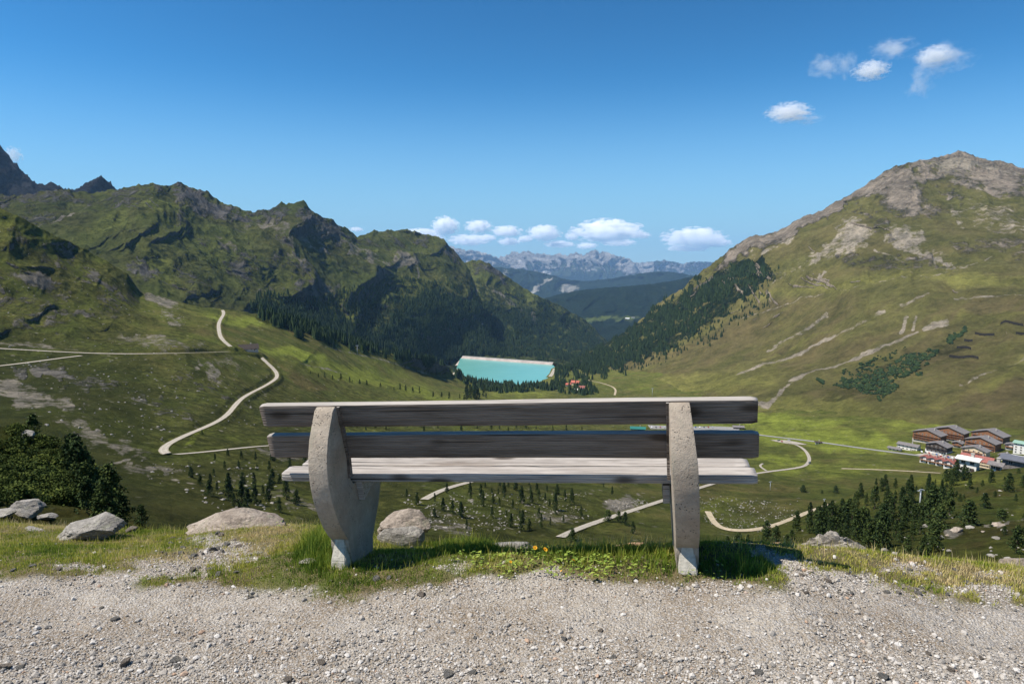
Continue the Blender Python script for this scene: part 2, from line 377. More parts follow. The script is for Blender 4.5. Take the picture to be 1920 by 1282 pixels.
def cov_left(px, py, X, Y, Z, sl):
    top = np.interp(px, [p[0] for p in lr_sky], [p[1] for p in lr_sky])
    d = py - top; n = ridged(px / 22, py / 40, 4, 4)
    crag = ell(px, py, [(60, 372, 90, 14, 0, .5), (225, 372, 60, 22, -30, .5), (360, 370, 60, 16, 35, .95), (420, 392, 50, 14, 20, .95), (500, 398, 50, 16, -5, .85), (610, 420, 60, 15, 38, 1.1), (640, 432, 30, 12, 38, 1.1), (560, 395, 30, 14, -10, .35),
        (848, 480, 10, 28, -30, .8), (70, 400, 60, 24, -25, .45), (360, 440, 75, 20, 20, .62), (330, 420, 50, 16, -50, .6), (450, 500, 50, 26, 30, .75), (420, 490, 30, 20, 10, .7), (350, 525, 60, 24, 5, .4), (700, 455, 60, 18, 15, .5), (585, 545, 34, 14, 10, .85), (760, 465, 40, 20, 0, .45), (270, 507, 30, 12, 0, .7), (480, 485, 60, 12, 20, .6), (560, 500, 70, 12, 25, .35), (670, 520, 20, 8, 10, .5)], 22, 16, 30)
    scr = ell(px, py, [(700, 478, 42, 7, 30, .85), (745, 490, 34, 9, 0, 1.), (765, 484, 20, 10, 20, .9), (660, 462, 22, 5, 30, .8), (600, 470, 28, 6, 20, .55), (550, 440, 40, 10, 25, .5), (490, 415, 50, 8, -12, .4), (415, 450, 50, 8, 28, .6), (560, 480, 30, 5, 20, .55), (620, 538, 30, 7, 8, .65), (500, 547, 24, 9, 0, .5), (675, 560, 16, 4, 20, .55), (590, 430, 40, 8, 35, .4)], 14, 9, 22)
    scr = np.maximum(scr, lines(px, py, [(3, .6, [(640, 452), (700, 474), (740, 500)]), (2.5, .6, [(780, 480), (785, 520)]), (2.5, .5, [(60, 430), (170, 380)])]))
    wood = inside(px + fbm(px / 30, py / 20, 4, 44) * 50, py + fbm(px / 25, py / 25, 4, 45) * 30,
        [(470, 545), (560, 560), (640, 590), (700, 560), (760, 560), (790, 530), (830, 545), (860, 565), (900, 560), (1000, 620), (1200, 700), (1200, 800), (700, 800), (620, 690), (500, 620)]).astype(float)
    wood = np.maximum(wood * .5, ell(px, py, [(330, 460, 70, 18, -15, .5), (440, 470, 40, 20, 20, .5)], 20, 14, 25))
    br = ell(px, py, [(160, 450, 90, 18, -30, .5), (310, 385, 60, 14, 10, .6), (300, 500, 60, 25, 30, .55), (540, 520, 60, 26, 20, .4), (200, 420, 60, 16, -35, .5), (720, 620, 60, 14, 10, .55), (810, 450, 25, 20, 20, .4), (600, 500, 50, 20, 0, .3), (900, 605, 22, 6, 15, 1.)], 20, 12, 40)
    wood = np.where(ell(px, py, [(902, 605, 22, 5, 15, 1.)], 5, 3) > .5, 0, wood)
    return dict(rock=crag * .66 + .12 * sstep(40, 5, d) * (px < 700), scree=scr, wood=wood, bright=br, shrub=.28, heath=.2 * sstep(90, 20, d))
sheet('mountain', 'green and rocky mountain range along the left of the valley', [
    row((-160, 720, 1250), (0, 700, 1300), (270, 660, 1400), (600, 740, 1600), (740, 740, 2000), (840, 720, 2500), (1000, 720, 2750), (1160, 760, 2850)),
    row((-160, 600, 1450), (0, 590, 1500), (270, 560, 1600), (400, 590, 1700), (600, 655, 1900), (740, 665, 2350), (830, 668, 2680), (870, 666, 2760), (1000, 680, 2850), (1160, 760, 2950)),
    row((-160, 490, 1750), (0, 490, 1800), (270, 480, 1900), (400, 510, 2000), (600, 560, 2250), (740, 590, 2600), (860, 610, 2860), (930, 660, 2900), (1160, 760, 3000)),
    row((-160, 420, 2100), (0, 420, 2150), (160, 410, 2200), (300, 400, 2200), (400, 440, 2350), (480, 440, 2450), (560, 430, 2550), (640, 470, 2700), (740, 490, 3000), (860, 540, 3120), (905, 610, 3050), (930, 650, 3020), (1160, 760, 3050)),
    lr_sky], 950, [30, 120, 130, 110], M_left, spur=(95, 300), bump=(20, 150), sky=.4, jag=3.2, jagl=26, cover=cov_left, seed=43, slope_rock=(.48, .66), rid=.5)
def cov_left2(px, py, X, Y, Z, sl):
    wood = inside(px + fbm(px / 30, py / 20, 4, 54) * 30, py + fbm(px / 25, py / 25, 4, 55) * 20,
        [(880, 560), (930, 570), (985, 590), (1040, 572), (1090, 598), (1160, 640), (1200, 760), (800, 800), (800, 560)]).astype(float) * .55
    return dict(wood=np.maximum(wood, .4 * sstep(520, 560, py)), scree=ell(px, py, [(938, 552, 16, 4, 35, .9), (960, 570, 30, 4, 38, .6), (985, 585, 30, 4, 38, .7), (1005, 548, 14, 3, 35, .4)], 6, 4, 14), shrub=.3,
        bright=ell(px, py, [(1025, 579, 18, 4, 0, 1.), (960, 545, 30, 12, 30, .4)], 6, 3), rock=ell(px, py, [(930, 515, 30, 8, 40, .6), (900, 500, 14, 12, 0, .4)], 10, 6))
sheet('mountain', 'darker second mountain shoulder falling to the dam with forest', [
    row((800, 760, 2800), (1000, 760, 2800), (1240, 760, 2850)),
    row((800, 700, 3050), (900, 690, 3000), (1040, 676, 2980), (1140, 690, 3100), (1240, 740, 3300)),
    row((800, 600, 3700), (900, 590, 3550), (960, 605, 3600), (1040, 645, 3800), (1140, 665, 4000), (1240, 740, 4000)),
    row((800, 560, 4100), (850, 515, 4150), (872, 492, 4150), (886, 487, 4150), (902, 487, 4150), (918, 494, 4150), (935, 506, 4200), (960, 524, 4250), (985, 541, 4300), (1005, 552, 4200), (1030, 563, 4400), (1050, 572, 4500), (1075, 586, 4600), (1095, 597, 4700), (1112, 612, 4700), (1128, 628, 4700), (1145, 645, 4700), (1165, 690, 4700), (1240, 760, 4700))],
    420, [30, 80, 100], M_left, spur=(95, 280), bump=(13, 160), sky=.3, jag=2, jagl=18, cover=cov_left2, seed=53, slope_rock=(.52, .7), rid=.5)
# far left craggy peaks
pk = row((-160, 120, 5200), (-60, 215, 5200), (-20, 250, 5200), (0, 271, 5200), (10, 283, 5200), (22, 300, 5200), (32, 306, 5200), (42, 318, 5200), (56, 329, 5200), (66, 340, 5200), (84, 345, 5200), (96, 341, 5200), (110, 347, 5200), (125, 354, 5200), (140, 354, 5000),
    (152, 348, 4800), (160, 343, 4800), (170, 338, 4800), (178, 333, 4800), (186, 328, 4800), (196, 333, 4800), (206, 340, 4800), (216, 351, 4800), (235, 362, 4800), (300, 380, 4800))
sheet('mountain', 'bluish craggy peaks rising behind the left end of the range', [
    row((-160, 440, 3900), (300, 440, 3900)), row((-160, 360, 4300), (0, 372, 4400), (150, 370, 4400), (300, 400, 4400)), pk],
    260, [20, 110], terrain_mat('crag_cover', (.05, .055, .03), (.06, .065, .03), (.1, .1, .05), (.07, .06, .05), (.34, .32, .30), (.17, .17, .18), s=9, bump=1.5), spur=(220, 260), bump=(40, 150), sky=.4, jag=4, jagl=16, seed=63,
    cover=lambda px, py, X, Y, Z, sl: dict(rock=.95, scree=ell(px, py, [(60, 352, 60, 5, 8, .6), (185, 354, 36, 5, -14, .9)], 8, 5, 12)), slope_rock=(.1, .3), rid=.7)

# right mountain
rm_sky = row((1000, 745, 2700), (1040, 706, 2750), (1060, 690, 2800), (1085, 672, 2850), (1110, 656, 2850), (1135, 643, 2850), (1170, 622, 2900), (1200, 600, 2900), (1225, 575, 2900), (1250, 556, 2900), (1280, 540, 2850), (1298, 523, 2850), (1315, 508, 2850), (1335, 494, 2850), (1352, 480, 2850), (1375, 462, 2850), (1398, 447, 2850), (1412, 441, 2850),
    (1430, 440, 2850), (1455, 435, 2850), (1470, 428, 2850), (1490, 412, 2850), (1505, 404, 2850), (1520, 401, 2850), (1540, 394, 2850), (1565, 378, 2850), (1590, 366, 2900), (1618, 350, 2900), (1640, 333, 2950), (1660, 318, 2950), (1675, 312, 2950), (1700, 304, 2950), (1722, 301, 2950), (1745, 296, 3000),
    (1768, 292, 3050), (1786, 285, 3100), (1800, 282, 3100), (1815, 286, 3100), (1832, 294, 3100), (1852, 299, 3100), (1880, 303, 3100), (1905, 310, 3100), (1925, 316, 3100), (2000, 335, 3100), (2120, 380, 3000))
def cov_right(px, py, X, Y, Z, sl):
    top = np.interp(px, [p[0] for p in rm_sky], [p[1] for p in rm_sky]); d = py - top
    n = ridged(px / 24, py / 34, 4, 6)
    rk = ell(px, py, [(1500, 412, 40, 18, -30, 1.), (1480, 430, 34, 14, -30, .95), (1560, 390, 60, 10, -28, .9), (1640, 350, 50, 12, -40, .8), (1700, 330, 60, 20, 0, .9), (1690, 370, 50, 34, 20, .8), (1830, 330, 80, 22, 10, .5), (1880, 345, 60, 22, 15, .9), (1790, 370, 26, 12, 30, .7), (1740, 390, 30, 14, 20, .4),
        (1400, 460, 46, 12, -25, .7), (1360, 490, 40, 10, -38, .8), (1310, 540, 20, 10, -40, .5), (1650, 420, 50, 10, 40, .4), (1880, 460, 60, 30, 0, .3), (1650, 490, 90, 14, 5, .45), (1730, 490, 60, 12, 5, .5), (1800, 460, 60, 14, 10, .3)], 14, 10, 24)
    rk = np.maximum(rk, .6 * sstep(26, 6, d) * (px > 1380))
    sc = ell(px, py, [(1700, 448, 34, 22, 20, 1.), (1720, 468, 40, 9, 18, .95), (1770, 490, 36, 6, 20, .85), (1690, 430, 40, 12, 10, .7), (1600, 440, 28, 26, -40, .85), (1590, 460, 55, 10, -30, .75), (1530, 480, 60, 8, -33, .7), (1475, 505, 40, 5, -35, .65), (1800, 298, 70, 20, 5, 1.5), (1880, 316, 80, 14, 14, 1.3), (1740, 308, 40, 10, -10, .9), (1810, 330, 12, 22, 35, .8), (1780, 320, 40, 14, 30, .8), (1540, 515, 16, 4, -28, .8),
        (1840, 350, 70, 6, 25, .55), (1790, 395, 30, 10, 60, .6), (1470, 445, 12, 12, 50, .6), (1440, 468, 20, 6, -20, .7), (1655, 360, 6, 18, -25, .5), (1720, 350, 4, 30, 0, .5), (1860, 400, 80, 30, 20, .35)], 14, 9, 20)
    sc = np.maximum(sc, lines(px, py, [(5, .95, [(1370, 760), (1440, 760), (1470, 730), (1480, 715), (1520, 700), (1600, 672), (1680, 640), (1720, 620)]), (9, .9, [(1735, 612), (1775, 602)]), (3.5, .75, [(1440, 655), (1500, 625), (1550, 590)]), (4, .8, [(1380, 700), (1500, 660), (1600, 610), (1660, 580)]),
        (3, .8, [(1690, 570), (1740, 550)]), (2, .7, [(1790, 557), (1930, 553)]), (2, .55, [(1800, 720), (1870, 690), (1930, 665)]), (5, .8, [(1690, 618), (1700, 595)]), (4, .8, [(1712, 612), (1718, 595)]), (1.6, .6, [(1680, 500), (1740, 520), (1860, 480)]), (2, .6, [(1640, 465), (1720, 500), (1790, 500)]), (1.6, .5, [(1380, 600), (1500, 560), (1700, 520)])], 3, 2) * .85)
    hw = n
    wood = inside(px + fbm(px / 24, py / 18, 4, 64) * 26, py + fbm(px / 20, py / 20, 4, 65) * 22, [(1020, 740), (1050, 690), (1180, 610), (1260, 565), (1330, 520), (1400, 480), (1455, 490), (1440, 530), (1370, 575), (1330, 600), (1270, 640), (1200, 672), (1120, 700), (1060, 720)]).astype(float) * .7
    wood = np.where(ell(px, py, [(1290, 588, 60, 5, -32, 1), (1180, 645, 60, 4, -25, 1), (1390, 520, 30, 6, -30, .8)], 8, 5) > .4, .05, wood)
    br = ell(px, py, [(1600, 530, 240, 14, -8, .6), (1840, 520, 140, 14, 2, .65), (1850, 590, 110, 12, -4, .6), (1300, 720, 200, 24, -4, .75), (1560, 770, 180, 26, 5, .8), (1480, 650, 90, 4, -24, .5), (1440, 690, 60, 8, -25, .5), (1900, 690, 90, 14, -28, .6), (1740, 760, 100, 9, -22, .5), (1180, 705, 60, 10, 0, .5)], 20, 10, 50)
    he = ell(px, py, [(1480, 600, 120, 26, -20, .6), (1300, 660, 110, 18, -22, .6), (1600, 640, 90, 18, -20, .55), (1850, 740, 140, 24, -10, .7), (1640, 740, 80, 16, 0, .5), (1700, 660, 60, 18, -20, .3), (1420, 540, 60, 18, -30, .5)], 22, 12, 50)
    # small meadow ribs that run down the slope, seen as parallel darker hollows
    rib = ridged((px + py * 1.6) / 70, (py * 2 - px) / 500, 4, 17)
    he = np.maximum(he, .5 * sstep(.2, -.5, rib) * sstep(540, 560, py) * sstep(720, 690, py))
    sn = ell(px, py, [(1738, 298, 13, 1.6, -14, 1), (1763, 292.5, 6, 1.4, -10, 1)], .5, .5)
    return dict(rock=rk, scree=sc, wood=wood, bright=br, heath=he, snow=sn, shrub=.04 + ell(px, py, [(1640, 700, 100, 26, -25, .4), (1790, 640, 40, 20, -40, .35)], 14, 8))
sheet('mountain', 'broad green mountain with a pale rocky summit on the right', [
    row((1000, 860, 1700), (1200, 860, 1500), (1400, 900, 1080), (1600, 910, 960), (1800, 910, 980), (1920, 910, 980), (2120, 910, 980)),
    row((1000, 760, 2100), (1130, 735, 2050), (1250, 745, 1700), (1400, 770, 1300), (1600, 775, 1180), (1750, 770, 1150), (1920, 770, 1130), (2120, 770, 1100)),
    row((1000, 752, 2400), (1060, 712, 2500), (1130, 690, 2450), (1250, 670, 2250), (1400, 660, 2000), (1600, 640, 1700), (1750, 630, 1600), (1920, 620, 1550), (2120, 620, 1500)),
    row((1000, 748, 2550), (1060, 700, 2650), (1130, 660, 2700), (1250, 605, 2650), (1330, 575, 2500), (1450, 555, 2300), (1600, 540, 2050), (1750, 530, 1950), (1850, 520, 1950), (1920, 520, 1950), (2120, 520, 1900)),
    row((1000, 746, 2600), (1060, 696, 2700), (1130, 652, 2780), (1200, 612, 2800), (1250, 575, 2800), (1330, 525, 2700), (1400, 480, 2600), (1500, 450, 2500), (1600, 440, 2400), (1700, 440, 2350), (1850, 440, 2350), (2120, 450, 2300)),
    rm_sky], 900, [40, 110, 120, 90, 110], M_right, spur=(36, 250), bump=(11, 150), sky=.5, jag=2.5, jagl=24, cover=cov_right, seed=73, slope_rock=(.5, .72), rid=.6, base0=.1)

# valley: hut spur and meadows
def cov_val(px, py, X, Y, Z, sl):
    sc = ell(px, py, [(40, 740, 70, 22, 20, .75), (110, 760, 60, 12, 10, .6), (180, 815, 70, 12, 18, .7), (230, 840, 60, 8, 12, .65), (300, 560, 26, 14, 40, .75), (320, 590, 30, 8, 40, .5), (395, 695, 10, 26, -30, .8), (430, 680, 40, 10, 10, .45), (560, 710, 45, 14, 30, .0), (300, 640, 80, 10, 5, .45), (60, 645, 70, 8, 5, .4), (270, 875, 60, 8, 5, .6), (560, 935, 60, 12, 20, .5), (520, 850, 60, 8, 10, .4), (840, 975, 50, 22, 30, .35), (1030, 965, 60, 14, 5, .4), (1170, 945, 34, 13, -3, .95), (450, 900, 40, 6, 0, .3)], 22, 10, 26)
    sc = np.maximum(sc, lines(px, py, [(3, .5, [(200, 870), (260, 850)]), (2, .5, [(610, 650), (700, 670), (800, 700)]), (2, .5, [(560, 680), (650, 700)])]))
    he = ell(px, py, [(562, 712, 40, 9, 38, 1.4), (590, 728, 30, 9, 10, 1.3), (400, 630, 60, 10, 20, .5), (560, 620, 60, 6, 15, .6), (620, 690, 90, 6, 10, .5), (1000, 915, 100, 20, 0, .3), (1450, 940, 90, 30, 0, .5), (1330, 920, 40, 20, 0, .4), (1800, 880, 140, 10, 0, .5), (350, 960, 60, 12, 0, .6), (1560, 905, 120, 10, 0, .4)], 22, 10, 40)
    br = ell(px, py, [(560, 665, 70, 12, 15, .9), (450, 600, 90, 12, 8, .65), (660, 700, 120, 16, 16, .65), (800, 740, 90, 12, 12, .6), (960, 742, 70, 9, 0, .5), (1560, 825, 200, 20, 5, 1.), (1480, 790, 120, 14, 0, .9), (1300, 790, 120, 12, 0, .7), (1750, 800, 120, 16, 5, .5), (1520, 880, 160, 18, 0, .55), (1350, 950, 70, 16, -15, .4), (1150, 980, 60, 14, -20, .35), (360, 820, 40, 5, -25, 1.2), (1460, 860, 60, 12, 0, .8)], 20, 10, 45)
    sh = .55 * sstep(1250, 1050, px) * sstep(640, 760, py + (px - 400) * -.12) + .42 * sstep(300, 250, px) * sstep(380, 450, py)
    sh = np.maximum(sh, ell(px, py, [(350, 640, 60, 16, 10, .5), (330, 610, 40, 20, 30, .6), (370, 690, 20, 22, 0, .8), (240, 530, 30, 24, 50, .8), (120, 590, 80, 14, 0, .7), (150, 560, 50, 12, 20, .6), (60, 440, 60, 20, 40, .6), (700, 735, 90, 8, 10, .5), (500, 600, 30, 5, 20, .8), (1000, 890, 140, 20, 0, .4)], 20, 12, 30))
    rk = ell(px, py, [(100, 700, 90, 10, 10, .45), (400, 730, 90, 10, 25, .4), (300, 760, 80, 12, 20, .4), (180, 720, 60, 12, 0, .4), (60, 520, 60, 14, 20, .6), (110, 470, 60, 12, 40, .6), (190, 530, 40, 10, 45, .6), (60, 610, 60, 10, 0, .5), (60, 450, 60, 14, 35, .4), (140, 500, 50, 14, 45, .45), (60, 560, 90, 14, 0, .45), (220, 560, 50, 16, 0, .4), (130, 585, 80, 10, 0, .55), (260, 540, 20, 12, 40, .4)], 20, 12, 24)
    return dict(scree=sc, heath=he, bright=br, shrub=sh, rock=rk)
LZ = -378.0
# photo: far shore y 672 at x 950, near shore y 712
val_rows = [
    row(*[(x, 1450, 26) for x in (-160, 960, 2120)]),
    row((-160, 1120, 90), (960, 1120, 100), (2120, 1120, 100)),
    row((-160, 1000, 180), (200, 1000, 190), (400, 1000, 215), (870, 1000, 250), (1130, 1000, 300), (1400, 1000, 350), (1700, 1000, 380), (2120, 1000, 380)),
    row((-160, 930, 240), (200, 930, 250), (400, 930, 280), (720, 930, 320), (870, 930, 335), (1130, 930, 400), (1400, 930, 500), (1700, 930, 560), (2120, 930, 560)),
    row((-160, 850, 330), (150, 850, 345), (400, 850, 390), (560, 850, 440), (720, 850, 490), (870, 850, 550), (1130, 850, 670), (1400, 855, 800), (1700, 862, 860), (2120, 865, 880)),
    row((-160, 790, 420), (150, 790, 440), (400, 790, 510), (560, 790, 600), (720, 795, 700), (870, 795, 830), (1130, 795, 1020), (1400, 800, 1120), (1600, 805, 1080), (2120, 810, 1060)),
    row((-160, 725, 560), (150, 725, 580), (400, 725, 640), (560, 740, 760), (720, 755, 930), (870, 755, 1180), (1000, 750, 1480), (1130, 745, 1650), (1250, 745, 1600), (1400, 765, 1330), (1600, 770, 1220), (2120, 770, 1200)),
    row((-160, 650, 730), (150, 655, 740), (330, 640, 780), (400, 640, 830), (560, 660, 980), (700, 700, 1250), (820, 722, 1500), (890, 730, 1750), (950, 728, 1900), (1000, 724, 1950), (1060, 722, 1950), (1130, 715, 2000), (1250, 700, 2050), (1400, 745, 1500), (1600, 755, 1330), (2120, 755, 1300)),
    row((-160, 560, 900), (0, 555, 900), (100, 570, 900), (200, 585, 900), (270, 600, 930), (330, 600, 950), (400, 605, 980), (560, 630, 1130), (700, 672, 1400), (820, 702, 1650), (860, 708, 1750), (890, 718, 1900), (950, 722, 2050), (1000, 721, 2050), (1060, 716, 2080), (1130, 705, 2200), (1250, 690, 2200), (1400, 730, 1650), (1600, 740, 1450), (2120, 745, 1400)),
    row((-160, 350, 1050), (-60, 372, 1050), (0, 390, 1050), (45, 410, 1050), (95, 437, 1060), (150, 462, 1080), (200, 488, 1090), (238, 512, 1100), (262, 543, 1110), (290, 552, 1120), (320, 562, 1130), (370, 574, 1150), (412, 578, 1150), (450, 583, 1170), (500, 592, 1200), (560, 605, 1250), (620, 627, 1350), (680, 648, 1450), (730, 661, 1520), (790, 672, 1600), (830, 682, 1680), (852, 693, 1750), (866, 702, 1850), (885, 716, 2050),
        (905, 730, 2200), (940, 745, 2300), (985, 735, 2300), (1000, 712, 2250), (1020, 696, 2350), (1040, 688, 2450), (1060, 686, 2500), (1130, 682, 2600), (1250, 680, 2500), (1400, 720, 1900), (1600, 735, 1600), (2120, 740, 1500))]
valley = sheet('valley', 'green alpine valley floor and meadows below the bench', val_rows, 1100, [10, 50, 70, 100, 80, 90, 90, 80, 90], M_val, spur=(22, 130), bump=(3.2, 75), sky=.25, back=(.1, .12), jag=2.0, jagl=40, cover=cov_val, seed=83, slope_rock=(.5, .75), rid=.45, base0=.2,
    mul=lambda px, py: .75 + 1.5 * sstep(360, 200, px + (py - 560) * .5) * sstep(655, 610, py))

# near hill with shrubs, left
def cov_nh(px, py, X, Y, Z, sl):
    return dict(shrub=.35 + ell(px, py, [(200, 880, 60, 60, 0, .5)], 20, 20), heath=.5 * sstep(930, 960, py), bright=ell(px, py, [(60, 830, 60, 10, 10, .7), (120, 860, 60, 8, 20, .6), (40, 900, 60, 10, 10, .5)], 14, 8), scree=ell(px, py, [(60, 962, 60, 6, 4, .3)], 10, 5))
nearhill = sheet('hill', 'steep shrubby hillock just beyond the left edge of the lookout', [
    row((-200, 1040, 5.5), (0, 1035, 5.5), (340, 1060, 6)),
    row((-200, 975, 11), (0, 975, 11), (150, 980, 11), (250, 990, 11), (340, 1020, 11)),
    row((-200, 948, 19), (0, 948, 19), (120, 955, 19), (200, 968, 19), (260, 985, 19), (340, 1030, 19)),
    row((-200, 860, 30), (0, 870, 30), (60, 880, 30), (120, 905, 30), (180, 945, 30), (260, 995, 30), (340, 1050, 30)),
    row((-200, 790, 40), (0, 798, 40), (50, 802, 40), (80, 815, 40), (110, 838, 39), (140, 868, 38), (170, 900, 37), (200, 930, 36), (240, 975, 35), (280, 1010, 34), (340, 1070, 34))],
    300, [30, 30, 60, 60], M_near, spur=(1.6, 7), bump=(.45, 4), sky=.3, back=(.3, .25), jag=4, jagl=22, cover=cov_nh, seed=93, slope_rock=(.7, .9))
# near slope, right
def cov_ns(px, py, X, Y, Z, sl):
    return dict(shrub=.18 + ell(px, py, [(1600, 1000, 120, 40, -10, .3)], 20, 12), heath=ell(px, py, [(1850, 1000, 120, 20, -20, .5), (1750, 1040, 120, 12, 0, .5), (1850, 920, 90, 10, 0, .5)], 20, 10), bright=ell(px, py, [(1900, 960, 60, 10, -20, .6), (1800, 900, 120, 12, 0, .6), (1880, 1030, 90, 16, 0, .5), (1600, 960, 100, 14, -20, .3)], 20, 10),
        scree=np.maximum(ell(px, py, [(1790, 994, 16, 7, -20, 1.)], 4, 3), lines(px, py, [(2.5, .8, [(1870, 985), (1925, 965)]), (3, .8, [(1845, 985), (1880, 975)])])))
nearslope = sheet('hill', 'green slope with pines just below the right side of the lookout', [
    row((1180, 1200, 20), (2120, 1200, 20)),
    row((1180, 1120, 60), (1400, 1080, 60), (1650, 1062, 60), (1920, 1050, 62), (2120, 1050, 60)),
    row((1180, 1080, 120), (1300, 1050, 120), (1450, 1020, 130), (1650, 990, 140), (1800, 975, 140), (1920, 965, 150), (2120, 960, 150)),
    row((1180, 1060, 180), (1300, 1035, 190), (1450, 990, 210), (1600, 950, 240), (1700, 925, 250), (1920, 910, 250), (2120, 905, 240)),
    row((1180, 1055, 230), (1250, 1042, 240), (1330, 1028, 250), (1400, 1008, 260), (1460, 985, 270), (1540, 952, 290), (1600, 925, 310), (1650, 905, 330), (1700, 896, 340), (1760, 889, 345), (1850, 878, 350), (1920, 870, 350), (2120, 860, 350))],
    520, [20, 60, 80, 60], M_near, spur=(6, 35), bump=(1.2, 18), sky=.3, back=(.2, .2), jag=1.5, jagl=40, cover=cov_ns, seed=103, slope_rock=(.7, .9))

# base ground under everything
me = np_mesh('ground', [(-42000, -2000, -1250), (42000, -2000, -1250), (42000, 36000, -1250), (-42000, 36000, -1250)], [(0, 1, 2, 3)])
tag(link('ground', me, M_mid), 'low ground under the mountains', None, None, 'structure')

# ------------------------------------------------------------------ lookout ground
RX = np.array([-160, 0, 200, 300, 420, 560, 640, 700, 850, 1000, 1200, 1320, 1400, 1500, 1650, 1780, 1920, 2120.])
RYp = np.array([968, 972, 980, 990, 978, 968, 985, 1000, 1008, 1022, 1034, 1040, 1044, 1050, 1056, 1052, 1050, 1050.])
RD = np.array([4.7, 4.7, 4.6, 4.5, 4.4, 4.3, 4.2, 4.1, 4.1, 4.0, 3.95, 3.9, 3.85, 3.85, 3.8, 3.9, 4.0, 4.0])
RXw = (RX - 960) / FPX * RD * 1.03
_b = (641 - RYp) / FPX; RZw = EYE + (-sp + _b * cp) / (cp + _b * sp) * RD
def gz(x, y):
    x = np.asarray(x, float); y = np.asarray(y, float)
    base = .033 + .068 * np.clip(x, -1.3, 1.1) - .10 * np.clip(x - 1.1, 0, 2) - .03 * np.clip(-1.6 - x, 0, 3) * .3
    base = base * sstep(.5, 2.6, y)
    Yr = np.interp(x, RXw, RD); zr = np.interp(x, RXw, RZw)
    for s_ in (.12, .24):
        Yr = (Yr + np.interp(x - s_, RXw, RD) + np.interp(x + s_, RXw, RD)) / 3; zr = (zr + np.interp(x - s_, RXw, RZw) + np.interp(x + s_, RXw, RZw)) / 3
    k = sstep(0, 1, (y - 3.1) / (Yr - 3.1))
    z = base * (1 - k) + zr * k
    dd = np.clip(y - Yr + .25, 0, None); z = z - .42 * dd ** 1.5 * np.where(dd > 3, (3 / np.maximum(dd, 1e-3)) ** .5, 1)
    z = z + fbm(x * .9, y * .9, 4, 5) * .03 * sstep(1.5, 3.5, y) + fbm(x * 2.3, y * 2.3, 4, 6) * .016 + fbm(x * 9, y * 9, 3, 7) * .006
    return z
xs = np.concatenate([np.arange(-14, -3.4, .12), np.arange(-3.4, 3.4, .014), np.arange(3.4, 14, .12)])
ys = np.concatenate([np.arange(-6, 1.5, .15), np.arange(1.5, 5.2, .014), np.arange(5.2, 18, .12)])
XX, YY = np.meshgrid(xs, ys); ZZ = gz(XX, YY)
fine = (fbm(XX * 30, YY * 30, 3, 77) * .004 + ridged(XX * 14, YY * 14, 3, 78) * .003) * sstep(-7, 3, YY)
ZZ = ZZ + fine
def verge(x, y):
    """1 where grass grows, 0 on the gravel track"""
    px, py = proj(x, y, gz(x, y))
    edge = np.interp(px, [-200, 0, 150, 300, 420, 560, 650, 800, 940, 1000, 1050, 1150, 1300, 1450, 1500, 1560, 1700, 1800, 2100], [1085, 1082, 1082, 1092, 1112, 1118, 1122, 1108, 1090, 1082, 1080, 1095, 1100, 1098, 1084, 1100, 1110, 1135, 1150])
    e = (edge - py) / 26 + fbm(x * 3.2, y * 3.2, 4, 15) * 1.3
    return np.clip(e, -1, 1) * .5 + .5
def bare(x, y):
    """stony bare patches inside the verge"""
    px, py = proj(x, y, gz(x, y))
    b = ell(px, py, [(420, 1040, 80, 26, -10, 1), (330, 1068, 120, 14, -5, 1), (290, 1058, 50, 14, 0, .8), (150, 1062, 50, 8, 0, .9), (400, 1012, 46, 14, 0, .8), (860, 1062, 40, 12, 0, .6), (1020, 1082, 30, 14, 0, .9), (1480, 1060, 70, 20, 25, 1.1), (1590, 1092, 90, 22, 5, 1.1), (1840, 1110, 90, 12, 5, 1.), (1560, 1075, 60, 12, 10, 1), (1700, 1066, 80, 10, 6, .75), (960, 1010, 120, 11, 6, .9), (760, 1000, 50, 16, 6, .7), (1130, 1022, 60, 6, 0, .6), (1700, 1120, 40, 20, 20, .5), (1860, 1075, 50, 12, 0, .6)], 22, 10, 40)
    return b
V = np.stack([XX, YY, ZZ], -1).reshape(-1, 3); ny_, nx_ = XX.shape
idx = np.arange(ny_ * nx_).reshape(ny_, nx_)
me = np_mesh('lookout_ground', V, np.stack([idx[:-1, :-1], idx[:-1, 1:], idx[1:, 1:], idx[1:, :-1]], -1).reshape(-1, 4), True)
vg = verge(XX, YY); br_ = bare(XX, YY)
attr(me, 'verge', vg); attr(me, 'bare', br_)
t = NT('gravel_ground', .95, .15); p = t.pos()
nA = t.noise(p, 2.2, 6, .65); nB = t.noise(p, 14, 6, .7); nC = t.noise(p, 70, 6, .75)
v1 = t.vor(p, 95, 'Color'); vd1 = t.vor(p, 95); v2 = t.vor(p, 210, 'Color'); vd2 = t.vor(p, 210)
dirt = t.mix(t.ss(nA, .38, .62), (.26, .205, .145), (.44, .385, .31))
dirt = t.mix(t.math('MULTIPLY', t.ss(nB, .38, .65), .6), dirt, (.22, .17, .115))
sv = t.n('ShaderNodeSeparateColor'); t.l(v1, sv.inputs[0])
peb = t.mix(sv.outputs[0], (.22, .205, .19), (.56, .525, .48))
dirt = t.mix(t.math('MULTIPLY', t.ss(t.math('ADD', nA, t.math('MULTIPLY', sv.outputs[1], .5)), .55, .8), t.ss(vd1, .6, .35)), dirt, peb)
sv2 = t.n('ShaderNodeSeparateColor'); t.l(v2, sv2.inputs[0])
dirt = t.mix(t.math('MULTIPLY', t.ss(sv2.outputs[1], .4, .7), .55), dirt, t.mix(sv2.outputs[0], (.2, .18, .16), (.62, .58, .53)))
soil = t.mix(t.ss(nB, .3, .7), (.10, .08, .045), (.20, .16, .08))
